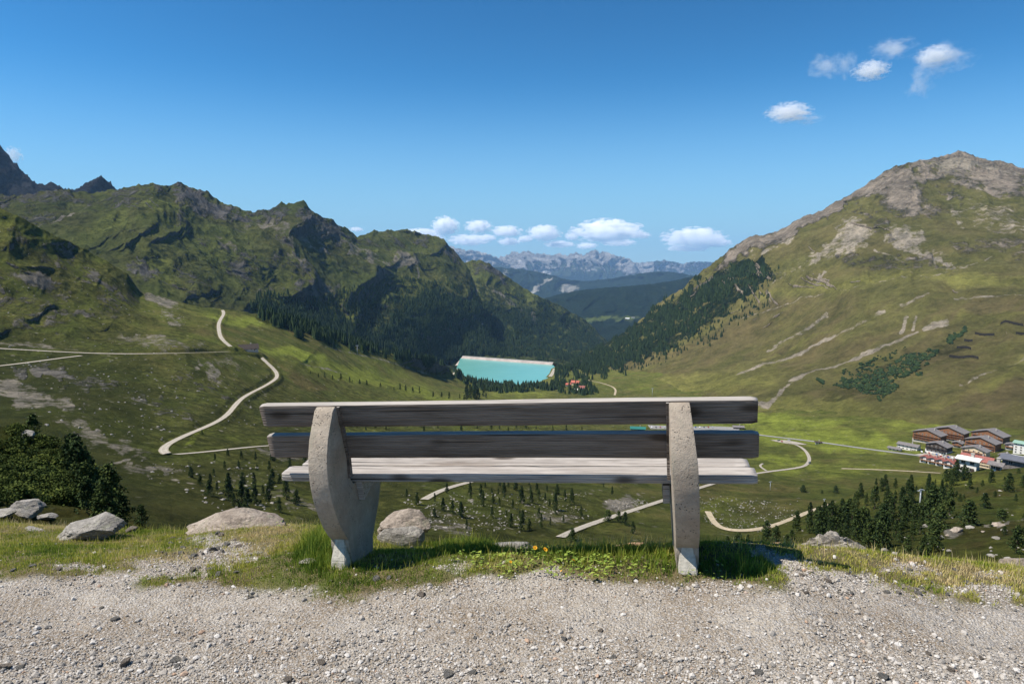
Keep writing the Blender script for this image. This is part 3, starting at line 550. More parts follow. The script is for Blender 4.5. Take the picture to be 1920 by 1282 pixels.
soil = t.mix(t.ss(nA, .45, .7), soil, (.10, .12, .03))
f = t.math('SUBTRACT', t.attr('verge'), t.attr('bare')); f = t.math('ADD', f, t.math('MULTIPLY', t.math('SUBTRACT', nC, .5), .8))
c = t.mix(t.ss(f, .3, .75), dirt, soil)
h_ = t.math('ADD', t.math('MULTIPLY', vd1, -1.2), t.math('ADD', t.math('MULTIPLY', nC, 1.2), t.math('MULTIPLY', vd2, -.6)))
t.bump(h_, .9, .008)
lookout = tag(link('lookout_ground', me, t.col(c)), 'gravel track and grassy verge the bench stands on', None, None, 'structure')

# ------------------------------------------------------------------ ray helpers onto the terrain
bpy.context.view_layer.update()
def hit(px, py, objs=None):
    dx, dy, dz = ray(px, py); d = Vector((dx, dy, dz)).normalized(); o0 = Vector((0, 0, EYE)); best = None
    for o in (objs or SHEETS):
        ok, loc, nrm, _ = o.ray_cast(o0, d)
        if ok and (best is None or (loc - o0).length < best[0]): best = ((loc - o0).length, loc.copy(), nrm.copy(), o)
    return (best[1], best[2], best[3]) if best else None
def down(x, y, objs=None):
    best = None
    for o in (objs or SHEETS):
        ok, loc, nrm, _ = o.ray_cast(Vector((x, y, 2500)), Vector((0, 0, -1)))
        if ok and (best is None or loc.z > best.z): best = loc.copy()
    return best
NEAR = [lookout]
# ------------------------------------------------------------------ materials of the objects
def wood_mat(name, c1, c2, dark, seed=0, pale=None):
    t = NT(name, .75, .25); o = t.objc()
    v = t.map(o, (1, 1, 1), (seed * 3.1, seed * 1.7, 0))
    g1 = t.noise(t.map(v, (1.6, 26, 26)), 2.2, 6, .6, .35); g2 = t.noise(t.map(v, (1.2, 60, 60)), 4, 5, .65, .2); big = t.noise(t.map(v, (.8, 5, 5)), 1.5, 4, .6)
    wv = t.n('ShaderNodeTexWave', wave_type='BANDS', bands_direction='Z'); t.l(t.map(v, (.25, 1, 1)), wv.inputs[0]); wv.inputs['Scale'].default_value = 26
    wv.inputs['Distortion'].default_value = 6; wv.inputs['Detail'].default_value = 4; wv.inputs['Detail Scale'].default_value = .8
    c = t.mix(t.ss(g1, .3, .7), c1, c2)
    c = t.mix(t.math('MULTIPLY', t.ss(wv.outputs['Fac'], .5, .05), .3), c, tuple(x * .62 for x in c1))
    c = t.mix(t.math('MULTIPLY', t.ss(big, .5, .75), .7), c, dark)
    c = t.mix(t.math('MULTIPLY', t.ss(g2, .52, .72), .8), c, tuple(x * .4 for x in dark))
    # knots
    kn = t.vor(t.map(v, (3.2, 9, 9), (seed, .3, .2)), 1.0); k = t.ss(kn, .28, .12)
    c = t.mix(t.math('MULTIPLY', k, .85), c, (.045, .032, .022))
    crack = t.ss(t.noise(t.map(v, (.5, 45, 45)), 1.4, 3, .5, .3), .64, .69)
    c = t.mix(t.math('MULTIPLY', crack, .9), c, (.02, .016, .012))
    if pale:  # upward faces coloured paler, painting sunlight onto the board tops
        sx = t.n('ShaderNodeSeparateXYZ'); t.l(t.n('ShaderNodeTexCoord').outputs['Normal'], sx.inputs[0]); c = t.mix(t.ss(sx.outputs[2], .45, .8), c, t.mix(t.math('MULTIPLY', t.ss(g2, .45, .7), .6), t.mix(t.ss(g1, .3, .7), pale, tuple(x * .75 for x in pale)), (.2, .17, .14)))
    h = t.math('ADD', t.math('MULTIPLY', g1, .5), t.math('MULTIPLY', g2, .6)); h = t.math('SUBTRACT', h, t.math('MULTIPLY', crack, 1.2)); h = t.math('ADD', h, t.math('MULTIPLY', wv.outputs['Fac'], .5))
    t.bump(h, .8, .004)
    return t.col(c)
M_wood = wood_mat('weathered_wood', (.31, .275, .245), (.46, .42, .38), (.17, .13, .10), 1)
M_wood_b = wood_mat('weathered_brown_wood_lit_tops', (.13, .102, .082), (.215, .178, .15), (.075, .056, .044), 2, (.44, .40, .355))  # rear-face shade and sunlit tops are put into this wood's colour
t = NT('concrete', .9, .2); o = t.objc()
n1 = t.noise(o, 6, 6, .65); n2 = t.noise(o, 60, 6, .7); pv = t.vor(o, 85); pits = t.math('MULTIPLY', t.ss(pv, .28, .12), t.ss(t.noise(o, 14, 4, .6), .5, .62))
c = t.mix(t.ss(n1, .3, .7), (.31, .25, .19), (.44, .37, .29)); c = t.mix(t.math('MULTIPLY', t.ss(n2, .35, .7), .4), c, (.22, .19, .16))
c = t.mix(t.math('MULTIPLY', t.ss(t.noise(t.map(o, (9, 9, .8)), 1.5, 5, .6), .5, .7), .35), c, (.24, .23, .17))
c = t.mix(pits, c, (.08, .07, .06))
t.bump(t.math('SUBTRACT', t.math('ADD', n2, t.math('MULTIPLY', t.noise(o, 200, 3, .6), .5)), t.math('MULTIPLY', pits, 1.6)), .9, .006)
M_conc = t.col(c)
t = NT('sunlit_tone_concrete', .9, .2); o = t.objc(); n2 = t.noise(o, 50, 6, .7)
t.bump(n2, .8, .006); M_foot = t.col(t.mix(t.ss(n2, .3, .7), (.37, .34, .28), (.54, .50, .42)))  # lighter copy of the concrete, sunlight on the feet put into the colour
def rock_mat(name, a, b, dark, scale=3., lichen=.35):
    t = NT(name, .92, .2); o = t.objc()
    n1 = t.noise(o, scale, 8, .65, .5); n2 = t.noise(o, scale * 9, 6, .7); n3 = t.noise(t.map(o, (1, 1, 4), rot=(.5, .3, 0)), scale * 1.5, 7, .7, 1.5)
    c = t.mix(t.ss(n1, .35, .65), a, b)
    c = t.mix(t.math('MULTIPLY', t.ss(n3, .5, .68), .7), c, dark)
    c = t.mix(t.math('MULTIPLY', t.ss(n2, .55, .75), .6), c, tuple(x * .45 for x in a))
    c = t.mix(t.math('MULTIPLY', t.ss(t.noise(o, scale * 3.3, 5, .7), .56, .66), lichen), c, (.30, .31, .20))
    hh = t.math('ADD', t.math('MULTIPLY', n1, 1.5), t.math('ADD', t.math('MULTIPLY', n2, .7), t.math('MULTIPLY', n3, 1.3)))
    dkv = t.noise(o, scale * 20, 8, .8); c = t.mix(1.0, c, t.mix(t.ss(dkv, .3, .7), (.6, .6, .6), (1.3, 1.3, 1.3)), 'MULTIPLY')
    t.bump(hh, 1.0, .07 / scale)
    return t.col(c)
M_rock = rock_mat('grey_rock', (.25, .23, .20), (.42, .39, .345), (.10, .09, .08))
M_rock_p = rock_mat('pinkish_rock', (.27, .22, .175), (.44, .37, .30), (.12, .095, .075))
M_rock_o = rock_mat('orange_rock', (.42, .24, .13), (.58, .38, .24), (.22, .12, .07), 6)
M_rock_d = rock_mat('dark_banded_rock', (.27, .24, .20), (.46, .42, .36), (.06, .055, .05), 2.5)

# ------------------------------------------------------------------ the bench
def bm_obj(name, bm, mat, parent=None, smooth=True, auto=None):
    me = bpy.data.meshes.new(name); bm.to_mesh(me); bm.free()
    for p_ in me.polygons: p_.use_smooth = smooth
    o = link(name, me, mat, parent)
    if auto: me.set_sharp_from_angle(angle=R(auto)) if hasattr(me, 'set_sharp_from_angle') else None
    return o
B_ORG = Vector((-.034, 2.995, .022))
by, bro = .175, .05
eL = Vector((math.cos(by) * math.cos(bro), -math.sin(by) * math.cos(bro), math.sin(bro))); eF = Vector((math.sin(by), math.cos(by), 0)); eU = eL.cross(eF)
bench = empty('bench', B_ORG)
bench.matrix_world = Matrix(((eL.x, eF.x, eU.x, B_ORG.x), (eL.y, eF.y, eU.y, B_ORG.y), (eL.z, eF.z, eU.z, B_ORG.z), (0, 0, 0, 1)))
tag(bench, 'weathered wooden bench with two curved concrete supports facing the valley', 'bench')
def plank(name, x0, x1, quad, mat, seed, label=None, warp=.004, skew=0):
    """quad: four (w,u) corners of the cross-section; long in L with rounded edges and small waves"""
    n = 90; rs = np.random.RandomState(seed)
    q = np.array(quad, float); cs = []
    c = q.mean(0)
    for i in range(4):                                   # rounded corners
        a, b, d = q[i - 1], q[i], q[(i + 1) % 4]
        r_ = .007
        u1 = (a - b) / np.linalg.norm(a - b); u2 = (d - b) / np.linalg.norm(d - b)
        for k in range(4):
            s_ = k / 3; p_ = b + u1 * r_ * (1 - s_) ** 2 + u2 * r_ * s_ ** 2; cs.append(p_)
        for k in (1, 2, 3, 4): cs.append(b + u2 * r_ + (d - b - u2 * 2 * r_) * k / 5)
    cs = np.array(cs); m = len(cs); V = []; 
    L_ = np.linspace(x0, x1, n)
    for i, x in enumerate(L_):
        e = min((x - x0), (x1 - x)); sh = 1 - .10 * max(0, 1 - e / .012) ** 2
        dv = cs - c
        off = np.array([fbm(np.array([x * 1.1 + seed]), np.array([.3]), 3, seed)[0], fbm(np.array([x * 1.1 + seed]), np.array([5.3]), 3, seed)[0]]) * warp
        rad = 1 + .022 * fbm(np.full(m, x * 3.5), np.arange(m) * .35, 3, seed + 3)
        pts = c + dv * sh * rad[:, None] + off
        xx = x + skew * (pts[:, 1] - c[1])
        V.append(np.stack([xx + fbm(np.arange(m) * .9, np.full(m, i * 1.0), 2, seed) * (.004 if i in (0, n - 1) else 0), pts[:, 0], pts[:, 1]], -1))
    V = np.concatenate(V); F = []
    for i in range(n - 1):
        for j in range(m): F.append((i * m + j, (i + 1) * m + j, (i + 1) * m + (j + 1) % m, i * m + (j + 1) % m))
    me = bpy.data.meshes.new(name)
    me.from_pydata([tuple(v) for v in V], [], F + [tuple(range(m)), tuple(range((n - 1) * m, n * m))[::-1]])
    bm = bmesh.new(); bm.from_mesh(me); bmesh.ops.recalc_face_normals(bm, faces=bm.faces); bm.to_mesh(me); bm.free()
    for p_ in me.polygons: p_.use_smooth = len(p_.vertices) == 4
    o = link(name, me, mat, bench)
    if label: o['label'] = label
    return o
# backrest boards lean back towards the path
def board(wt, ut, wb, ub, th):
    d = np.array([wb - wt, ub - ut]); d /= np.linalg.norm(d); nrm = np.array([-d[1], d[0]]);
    if nrm[0] < 0: nrm = -nrm
    a = np.array([wt, ut]); b = np.array([wb, ub])
    return [a, a + nrm * th, b + nrm * th, b]
plank('backrest_board', -1.178, 1.128, board(.035, .792, .066, .680, .040), M_wood_b, 3, 'upper backrest board with its top edge coloured paler as if sunlit')
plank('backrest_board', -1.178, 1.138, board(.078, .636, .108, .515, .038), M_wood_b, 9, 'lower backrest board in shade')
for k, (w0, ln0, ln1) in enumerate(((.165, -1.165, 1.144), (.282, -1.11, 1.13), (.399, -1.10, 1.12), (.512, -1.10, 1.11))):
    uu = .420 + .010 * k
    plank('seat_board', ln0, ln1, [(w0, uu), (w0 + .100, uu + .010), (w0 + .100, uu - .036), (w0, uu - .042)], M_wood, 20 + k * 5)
# supports: crescent slab
prof = [(.040, .775), (.012, .790), (-.012, .778), (-.050, .72), (-.088, .655), (-.110, .59), (-.119, .52), (-.114, .44), (-.098, .37), (-.065, .29), (-.025, .215), (.02, .155), (.05, .125), (.045, .10), (.11, -.12),
        (.33, -.12), (.345, .02), (.395, .09), (.455, .165), (.50, .25), (.53, .33), (.53, .374), (.155, .374), (.112, .42), (.108, .515), (.070, .635), (.045, .70)]
def support(xc, th, name, label):
    # dense outline
    pts = [Vector(p_) for p_ in prof]; dense = []
    for i in range(len(pts)):
        a, b = pts[i], pts[(i + 1) % len(pts)]; k = max(1, int((b - a).length / .02))
        for j in range(k): dense.append(a.lerp(b, j / k))
    bm = bmesh.new()
    A = [bm.verts.new((xc - th / 2, p_.x, p_.y)) for p_ in dense]
    f = bm.faces.new(A); r = bmesh.ops.extrude_face_region(bm, geom=[f]); vs = [v for v in r['geom'] if isinstance(v, bmesh.types.BMVert)]
    bmesh.ops.translate(bm, verts=vs, vec=(th, 0, 0)); bmesh.ops.recalc_face_normals(bm, faces=bm.faces)
    if xc > 0:
        for v in bm.verts: q = np.interp(v.co.z, [0, .2, .55, .8], [.94, 1.0, 1.05, .84]); v.co.x = xc + (v.co.x - xc) * q + np.interp(v.co.z, [0, .2, .55, .8], [.014, .012, .0, -.010])
    big = [f for f in bm.faces if len(f.verts) > 4]; edges = set(e for f in big for e in f.edges)
    bmesh.ops.bevel(bm, geom=list(edges), offset=.006, segments=2, affect='EDGES', profile=.6)
    bmesh.ops.triangulate(bm, faces=[f for f in bm.faces if len(f.verts) > 4], ngon_method='EAR_CLIP')
    o = bm_obj(name, bm, M_conc, bench, True); o['label'] = label
    o.data.set_sharp_from_angle(angle=R(35))
    # widened foot block, its concrete lightened as if sunlit
    bm = bmesh.new(); V = []
    for z, w0, w1, h in ((.135, .050, .10, .030), (.10, .042, .13, .038), (.03, .012, .17, .046), (-.15, -.02, .22, .052)):
        V.append([bm.verts.new((xc + (.012 if xc > 0 else 0) + sx * h * (th / .115), w, z)) for sx, w in ((-1, w0), (1, w0), (1, w1), (-1, w1))])
    for a, b in zip(V[:-1], V[1:]):
        for j in range(4): bm.faces.new((a[j], a[(j + 1) % 4], b[(j + 1) % 4], b[j]))
    bm.faces.new(V[0]); bm.faces.new(V[-1][::-1]); bmesh.ops.recalc_face_normals(bm, faces=bm.faces)
    bmesh.ops.bevel(bm, geom=bm.edges[:], offset=.005, segments=2, affect='EDGES')
    fo = bm_obj('foot', bm, M_foot, o, False)
    # steel bracket under the seat
    s_ = 1 if xc < 0 else -1; bm = bmesh.new(); x0 = xc + s_ * (th / 2 + .001)
    c0 = [(x0, .18, .373), (x0, .46, .373), (x0, .42, .35), (x0, .20, .275)]
    f = bm.faces.new([bm.verts.new(v) for v in c0]); r = bmesh.ops.extrude_face_region(bm, geom=[f])
    bmesh.ops.translate(bm, verts=[v for v in r['geom'] if isinstance(v, bmesh.types.BMVert)], vec=(s_ * .03, 0, 0)); bmesh.ops.recalc_face_normals(bm, faces=bm.faces)
    bm_obj('seat_bracket', bm, M_wood, o, False)
    # dark strip added to stand in for shade on the support's inner side
    bm = bmesh.new(); q = [(.055, .785), (.128, .515), (.128, .42), (.158, .42), (.152, .515), (.085, .785)]
    q = [(w - .035, u) for w, u in q[:3]] + [(w - .035, u) for w, u in q[3:]]
    f = bm.faces.new([bm.verts.new((x0, a, b)) for a, b in q]); r = bmesh.ops.extrude_face_region(bm, geom=[f])
    bmesh.ops.translate(bm, verts=[v for v in r['geom'] if isinstance(v, bmesh.types.BMVert)], vec=(s_ * .012, 0, 0)); bmesh.ops.recalc_face_normals(bm, faces=bm.faces)
    bm_obj('shade_strip', bm, M_wood_b, o, False)
support(-.820, .094, 'support', 'left curved concrete support seen from its inner side')
support(.810, .102, 'support', 'right curved concrete support with a small scratched mark')

# ------------------------------------------------------------------ rocks
def rock_mesh(name, seed, size, cuts=16, sub=4, rough=.06, flat=.0, mat=None, zprof=None):
    rs = np.random.RandomState(seed); bm = bmesh.new(); bmesh.ops.create_icosphere(bm, subdivisions=sub, radius=1)
    co_ = np.array([v.co[:] for v in bm.verts]); d = co_ / np.linalg.norm(co_, axis=1)[:, None]
    N = rs.normal(size=(cuts, 3)); N /= np.linalg.norm(N, axis=1)[:, None]; D = rs.uniform(.62, 1.0, cuts)
    dots = d @ N.T; r = np.where(dots > .05, D / np.maximum(dots, .05), 9).min(1); r = np.minimum(r, 1.25)
    r = r * (1 + rough * 1.7 * (fbm(d[:, 0] * 2.2 + seed, d[:, 1] * 2.2 + d[:, 2] * 1.7, 5, seed, .6)) + rough * .6 * ridged(d[:, 0] * 3 + d[:, 2] * 2 + seed, d[:, 1] * 4, 4, seed + 3))
    c = d * r[:, None] * np.array(size)
    for i in range(3):
        a, b = c[:, i].min(), c[:, i].max(); c[:, i] = (c[:, i] - (a + b) / 2) / (b - a) * 2 * size[i]
    if zprof:
        u = c[:, 0] / size[0]; c[:, 2] = (c[:, 2] + size[2]) * np.interp(u, [q[0] for q in zprof], [q[1] for q in zprof]) - size[2]
    for v, q in zip(bm.verts, c): v.co = q
    me = bpy.data.meshes.new(name); bm.to_mesh(me); bm.free()
    for p_ in me.polygons: p_.use_smooth = sub > 2
    if sub > 2: me.set_sharp_from_angle(angle=R(32))
    if mat: me.materials.append(mat)
    return me
def rock_at(name, pxc, pyc, wpx, hpx, depth, seed, mat, label, cat, sink=.35, dy=.7, group=None, rz=0, cuts=16, sub=5, rough=.07, tilt=0, zprof=None):
    """pyc: photo row of the rock's middle; size follows from its pixel size at that depth"""
    dx, dy_, dz = ray(pxc, pyc); k = depth / dy_; loc = Vector((dx * k, depth, EYE + dz * k))
    sw = wpx / FPX * depth / 2; sh = hpx / FPX * depth / 2
    me = rock_mesh(name, seed, (sw, sw * dy, sh), cuts, sub, rough, mat=mat, zprof=zprof)
    o = link(name, me); o.location = loc; o.rotation_euler = (0, tilt, rz)
    return tag(o, label, cat, group)
rock_at('boulder', 452, 988, 222, 64, 4.35, 3, M_rock_p, 'large pale boulder with a pointed top behind the left bench support', 'boulder', cuts=14, rz=.1, dy=.5, zprof=[(-1, .6), (-.45, .95), (-.2, 1.0), (.1, .95), (1, .62)])
rock_at('boulder', 165, 990, 136, 54, 4.3, 8, M_rock, 'low grey slanting boulder at the left of the grassy rim', 'boulder', cuts=14, rz=.1, dy=.5, zprof=[(-1, .55), (0, .8), (.4, 1.0), (1, .8)])
rock_at('rock', 60, 998, 60, 20, 4.5, 15, M_rock, 'small pale rock lying left of the low grey boulder', 'rock', dy=.6, cuts=12, sub=4)
rock_at('boulder', 758, 984, 104, 62, 4.3, 26, M_rock_p, 'reddish boulder just right of the left bench support', 'boulder', rz=.2, cuts=13, dy=.6, zprof=[(-1, .7), (.2, 1), (.6, 1.), (1, .85)])
rock_at('rock', 752, 1010, 92, 54, 4.05, 29, M_rock, 'smooth grey slab below the reddish boulder beside the bench support', 'rock', cuts=12, dy=.5, rough=.03)
rock_at('boulder', 1545, 1032, 186, 72, 3.70, 42, M_rock_d, 'big rough grey boulder with dark clefts right of the bench', 'boulder', cuts=26, rough=.24, dy=.5, zprof=[(-1, .85), (-.5, .93), (-.1, 1.04), (.3, .98), (.6, .9), (1, .75)])
rock_at('boulder', 1600, 1036, 66, 44, 3.66, 71, M_rock_d, 'dark angular block at the right end of the rough grey boulder', 'boulder', cuts=18, rough=.12, dy=.6)
rock_at('rock', 1452, 1036, 40, 42, 3.74, 51, M_rock_o, 'upright orange brown rock left of the rough grey boulder', 'rock', cuts=10, dy=.7, sub=4)
rock_at('rock', 1906, 1062, 60, 40, 3.9, 55, M_rock_p, 'pale block cut by the right edge of the photo', 'rock', cuts=10, sub=4)
rock_at('rock', 839, 1050, 26, 20, 3.3, 58, M_rock_o, 'small orange stone in the shadow beneath the seat', 'rock', cuts=10, sub=3)
rock_at('rock', 1190, 1030, 120, 20, 3.95, 61, M_rock_o, 'long low orange stone at the rim in front of the right support', 'rock', cuts=14, sub=4, dy=.4)
rock_at('rock', 955, 1026, 110, 26, 4.0, 62, M_rock, 'flat grey stone at the rim behind the yellow flowers', 'rock', cuts=14, sub=4, dy=.5)
rock_at('rock', 1660, 1050, 46, 16, 3.85, 64, M_rock_p, 'small pale rock right of the dark angular block', 'rock', cuts=12, sub=3)
rock_at('rock', 577, 1052, 34, 12, 3.25, 66, M_rock, 'small flat pale stone in the grass left of the left foot', 'rock', cuts=12, sub=3)
rock_at('stone', 1573, 1226, 25, 30, 2.36, 68, M_rock_p, 'upright beige stone casting a shadow on the gravel at right', 'stone', cuts=10, sub=3, dy=.6)
rock_at('stone', 1052, 1164, 34, 20, 2.62, 69, M_rock, 'flat grey stone half sunk in the middle of the gravel track', 'stone', cuts=10, sub=3)
rock_at('rock', 1390, 1052, 40, 14, 3.9, 75, M_rock, 'small grey rock at the rim right of the right support', 'rock', cuts=12, sub=3)
# rocks on the hillock at the left
for i, (x, y, w_, h_, d_, lb) in enumerate(((45, 952, 66, 34, 16, 'large grey rock lying at the foot of the shrubby hillock'), (90, 968, 36, 14, 14, 'small rock right of the large rock at the foot of the hillock'), (12, 962, 40, 16, 14, 'pale slab at the left edge by the foot of the hillock'), (50, 818, 26, 24, 38, 'pale rock on top of the shrubby hillock'))):
    g = hit(x, y + h_ * .3, [nearhill])
    dd = g[0].y if g else d_
    rock_at('rock', x, y, w_, h_, dd, 80 + i, M_rock, lb, 'rock', cuts=12, sub=4)
# pebbles one can tell apart on the verge and track
protos = [rock_mesh('stone', 200 + i, (1, .8, .6), 11, 3, .05, mat=[M_rock, M_rock_p, M_rock][i % 3]) for i in range(6)]
def stone_at(px, py, wpx, label, group, k, sink=.25):
    g = hit(px, py, NEAR)
    if not g: return
    s_ = wpx / FPX * g[0].y / 2; o = bpy.data.objects.new('stone', protos[k % 6]); COL.objects.link(o)
    o.location = g[0] + Vector((0, 0, s_ * (.6 - sink * 1.6))); o.scale = (s_, s_, s_); o.rotation_euler = (rnd.uniform(-.3, .3), rnd.uniform(-.3, .3), rnd.uniform(0, 6.3))
    tag(o, label, 'stone', group)
for k in range(26):
    stone_at(rnd.uniform(300, 470), rnd.uniform(1000, 1078), rnd.uniform(8, 18), 'grey stone among dry grass on the bare patch left of the bench', 'stones on the bare patch left of the bench', k)
for k, (x, y, w_) in enumerate(((217, 1162, 18), (235, 1244, 26), (330, 1240, 22), (332, 1250, 14), (602, 1242, 20), (890, 1196, 10), (1057, 1198, 16), (1126, 1183, 12), (842, 1266, 26), (886, 1262, 20), (790, 1116, 18), (706, 1086, 18), (730, 1084, 14), (12, 1252, 26), (37, 1254, 18), (1660, 1236, 10), (1740, 1225, 12), (1150, 1232, 14), (1248, 1240, 12), (1840, 1235, 14), (1420, 1262, 22), (1655, 1270, 22), (1780, 1255, 18), (190, 1140, 10), (470, 1120, 12), (540, 1276, 24))):
    stone_at(x, y, w_, 'loose grey stone bigger than the gravel around it on the track', 'larger stones on the gravel track', k)
for k in range(34):
    stone_at(rnd.uniform(1480, 1910), rnd.uniform(1068, 1115), rnd.uniform(7, 16), 'pale stone on the stony patches right of the bench', 'stones on the verge right of the bench', k)
for k, (x, y, w_) in enumerate(((212, 991, 14), (246, 998, 30), (150, 1012, 14), (408, 1000, 12), (545, 1020, 8), (24, 1070, 12), (62, 1062, 14), (110, 1068, 16), (160, 1040, 9), (620, 1090, 10))):
    stone_at(x, y, w_, 'grey stone lying in the grass of the left verge', 'stones in the grass of the left verge', k)

# gravel: uncountable
def merged(base_v, base_f, pos, scl, rotm, tints=None):
    n = len(pos); V = np.einsum('nij,kj->nki', rotm, base_v) * scl[:, None, :] if scl.ndim == 2 else None
    V = V + pos[:, None, :]; k = len(base_v)
    F = (base_f[None] + (np.arange(n) * k)[:, None, None]).reshape(-1, base_f.shape[1])
    return V.reshape(-1, 3), F
def rot_rand(n, tilt=None):
    a = nr.uniform(0, 6.283, n); ca, sa = np.cos(a), np.sin(a); Z = np.zeros(n); O = np.ones(n)
    Rz = np.stack([np.stack([ca, -sa, Z], -1), np.stack([sa, ca, Z], -1), np.stack([Z, Z, O], -1)], 1)
    b = nr.uniform(-.5, .5, n) if tilt is None else nr.uniform(-tilt, tilt, n); cb, sb = np.cos(b), np.sin(b)
    Rx = np.stack([np.stack([O, Z, Z], -1), np.stack([Z, cb, -sb], -1), np.stack([Z, sb, cb], -1)], 1)
    return np.einsum('nij,njk->nik', Rz, Rx)
bm = bmesh.new(); bmesh.ops.create_icosphere(bm, subdivisions=1, radius=1)
IV = np.array([v.co[:] for v in bm.verts]); IF = np.array([[v.index for v in f.verts] for f in bm.faces]); bm.free()
def gravel(n, smin, smax, xr, yr, dens, name, label, seed, power=2.5):
    rs = np.random.RandomState(seed)
    y = 1 / rs.uniform(1 / yr[1], 1 / yr[0], n); x = rs.uniform(-1, 1, n) * (y * .80 + .5)
    keep = dens(x, y) > rs.uniform(0, 1, n); x, y = x[keep], y[keep]; n = len(x)
    s = smin + (smax - smin) * rs.uniform(0, 1, n) ** power
    V_ = []; F_ = []; T_ = []
    for v in range(4):
        m = np.arange(n) % 4 == v; bv = IV * (1 + rs.uniform(-.28, .28, (12, 1))); k = m.sum()
        sc = np.stack([s[m] * rs.uniform(.8, 1.3, k), s[m] * rs.uniform(.7, 1.1, k), s[m] * rs.uniform(.45, .8, k)], -1)
        rm = rot_rand(k); pv_ = np.stack([x[m], y[m], gz(x[m], y[m]) + s[m] * .18 + .001], -1)
        VV = np.einsum('nij,nkj->nki', rm, bv[None] * sc[:, None, :]) + pv_[:, None, :]
        F_.append((IF[None] + (np.arange(k) * 12)[:, None, None]).reshape(-1, 3) + sum(len(q) for q in V_)); V_.append(VV.reshape(-1, 3)); T_.append(np.repeat(rs.uniform(0, 1, k), 12))
    me = np_mesh(name, np.concatenate(V_), np.concatenate(F_), False); attr(me, 'tint', np.concatenate(T_))
    tag(link(name, me, M_grav), label, None, None, 'stuff')
t = NT('gravel_stone', .9, .2); ti = t.attr('tint')
c = t.mix(t.ss(ti, 0, .45), (.20, .185, .165), (.40, .36, .31)); c = t.mix(t.ss(ti, .45, .97), c, (.56, .525, .48)); c = t.mix(t.ss(t.math('FRACT', t.math('MULTIPLY', ti, 37.)), .975, .985), c, (.42, .28, .19))
c = t.mix(t.math('MULTIPLY', t.ss(t.noise(t.pos(), 160, 4, .7), .4, .7), .35), c, (.2, .18, .16)); M_grav = t.col(c)
def dens_track(x, y):
    px, py = proj(x, y, gz(x, y)); v = verge(x, y); b = bare(x, y)
    a = fbm(x * 1.3, y * 2.2, 4, 21) * 1.3
    base = np.clip(.18 + a + .62 * sstep(1185, 1262, py) + .45 * sstep(1130, 1105, py), .07, 1)
    return np.where(v > .6, np.clip(b * 1.2 - .15, 0, 1) * .9 + .04, base)
gravel(150000, .0014, .0055, None, (1.62, 4.6), dens_track, 'gravel', 'fine grey gravel strewn over the track and bare patches', 31)
gravel(13000, .005, .013, None, (1.62, 4.6), dens_track, 'gravel', 'coarser grey gravel strewn over the track and bare patches', 32, 3.)

# ------------------------------------------------------------------ grass: uncountable
t = NT('grass_blade', .7, .25); ti = t.attr('tint')
c = t.mix(t.ss(ti, 0, .35), (.06, .115, .013), (.20, .27, .032)); c = t.mix(t.ss(ti, .35, .62), c, (.42, .41, .065)); c = t.mix(t.ss(ti, .62, .95), c, (.68, .54, .27)); 
t.b.inputs['Subsurface Weight'].default_value = 0
tr = t.n('ShaderNodeBsdfTranslucent'); mx = t.n('ShaderNodeMixShader'); mx.inputs[0].default_value = .35
t.l(c, tr.inputs[0]); t.l(t.b.outputs[0], mx.inputs[1]); t.l(tr.outputs[0], mx.inputs[2]); t.l(mx.outputs[0], t.n('ShaderNodeOutputMaterial').inputs[0] if False else [n for n in t.t.nodes if n.type == 'OUTPUT_MATERIAL'][0].inputs[0])
M_grass = t.col(c)
def blades(n, seed, dens, hfun, tfun, name, label, yr=(2.6, 5.0), wid=.0016, clump=5, spread=.012, mat=None, lean=.55):
    rs = np.random.RandomState(seed); m = n // clump
    y = rs.uniform(yr[0], yr[1], m); x = rs.uniform(-1, 1, m) * (y * .80 + .6)
    keep = dens(x, y) > rs.uniform(0, 1, m); x = np.repeat(x[keep], clump); y = np.repeat(y[keep], clump); n = len(x)
    x = x + rs.normal(0, spread, n); y = y + rs.normal(0, spread, n)
    h = hfun(x, y) * rs.uniform(.5, 1.25, n); a = rs.uniform(0, 6.283, n); ln = rs.uniform(.1, lean, n) * h
    dx, dy = np.cos(a) * ln, np.sin(a) * ln; b = rs.uniform(0, 6.283, n); wx, wy = np.cos(b) * wid, np.sin(b) * wid
    z = gz(x, y) - .004
    P0 = np.stack([x - wx, y - wy, z], -1); P1 = np.stack([x + wx, y + wy, z], -1)
    P2 = np.stack([x + wx * .8 + dx * .35, y + wy * .8 + dy * .35, z + h * .55], -1); P3 = np.stack([x - wx * .8 + dx * .35, y - wy * .8 + dy * .35, z + h * .55], -1)
    P4 = np.stack([x + dx, y + dy, z + h * .95], -1)
    V = np.stack([P0, P1, P2, P3, P4], 1).reshape(-1, 3); k = (np.arange(n) * 5)[:, None]
    F = np.concatenate([k + [0, 1, 2], k + [0, 2, 3], k + [3, 2, 4]])
    me = np_mesh(name, V, F, True); attr(me, 'tint', np.repeat(tfun(x, y) + rs.normal(0, .10, n), 5))
    tag(link(name, me, mat or M_grass), label, None, None, 'stuff')
def pxy(x, y): return proj(x, y, gz(x, y))
def d_grass(x, y):
    v = verge(x, y); b = bare(x, y); return np.clip((v - .45) * 2.6, 0, 1) * np.clip(1.12 - b * 1.15 + fbm(x * 5, y * 5, 3, 91) * .9, 0.03, 1)
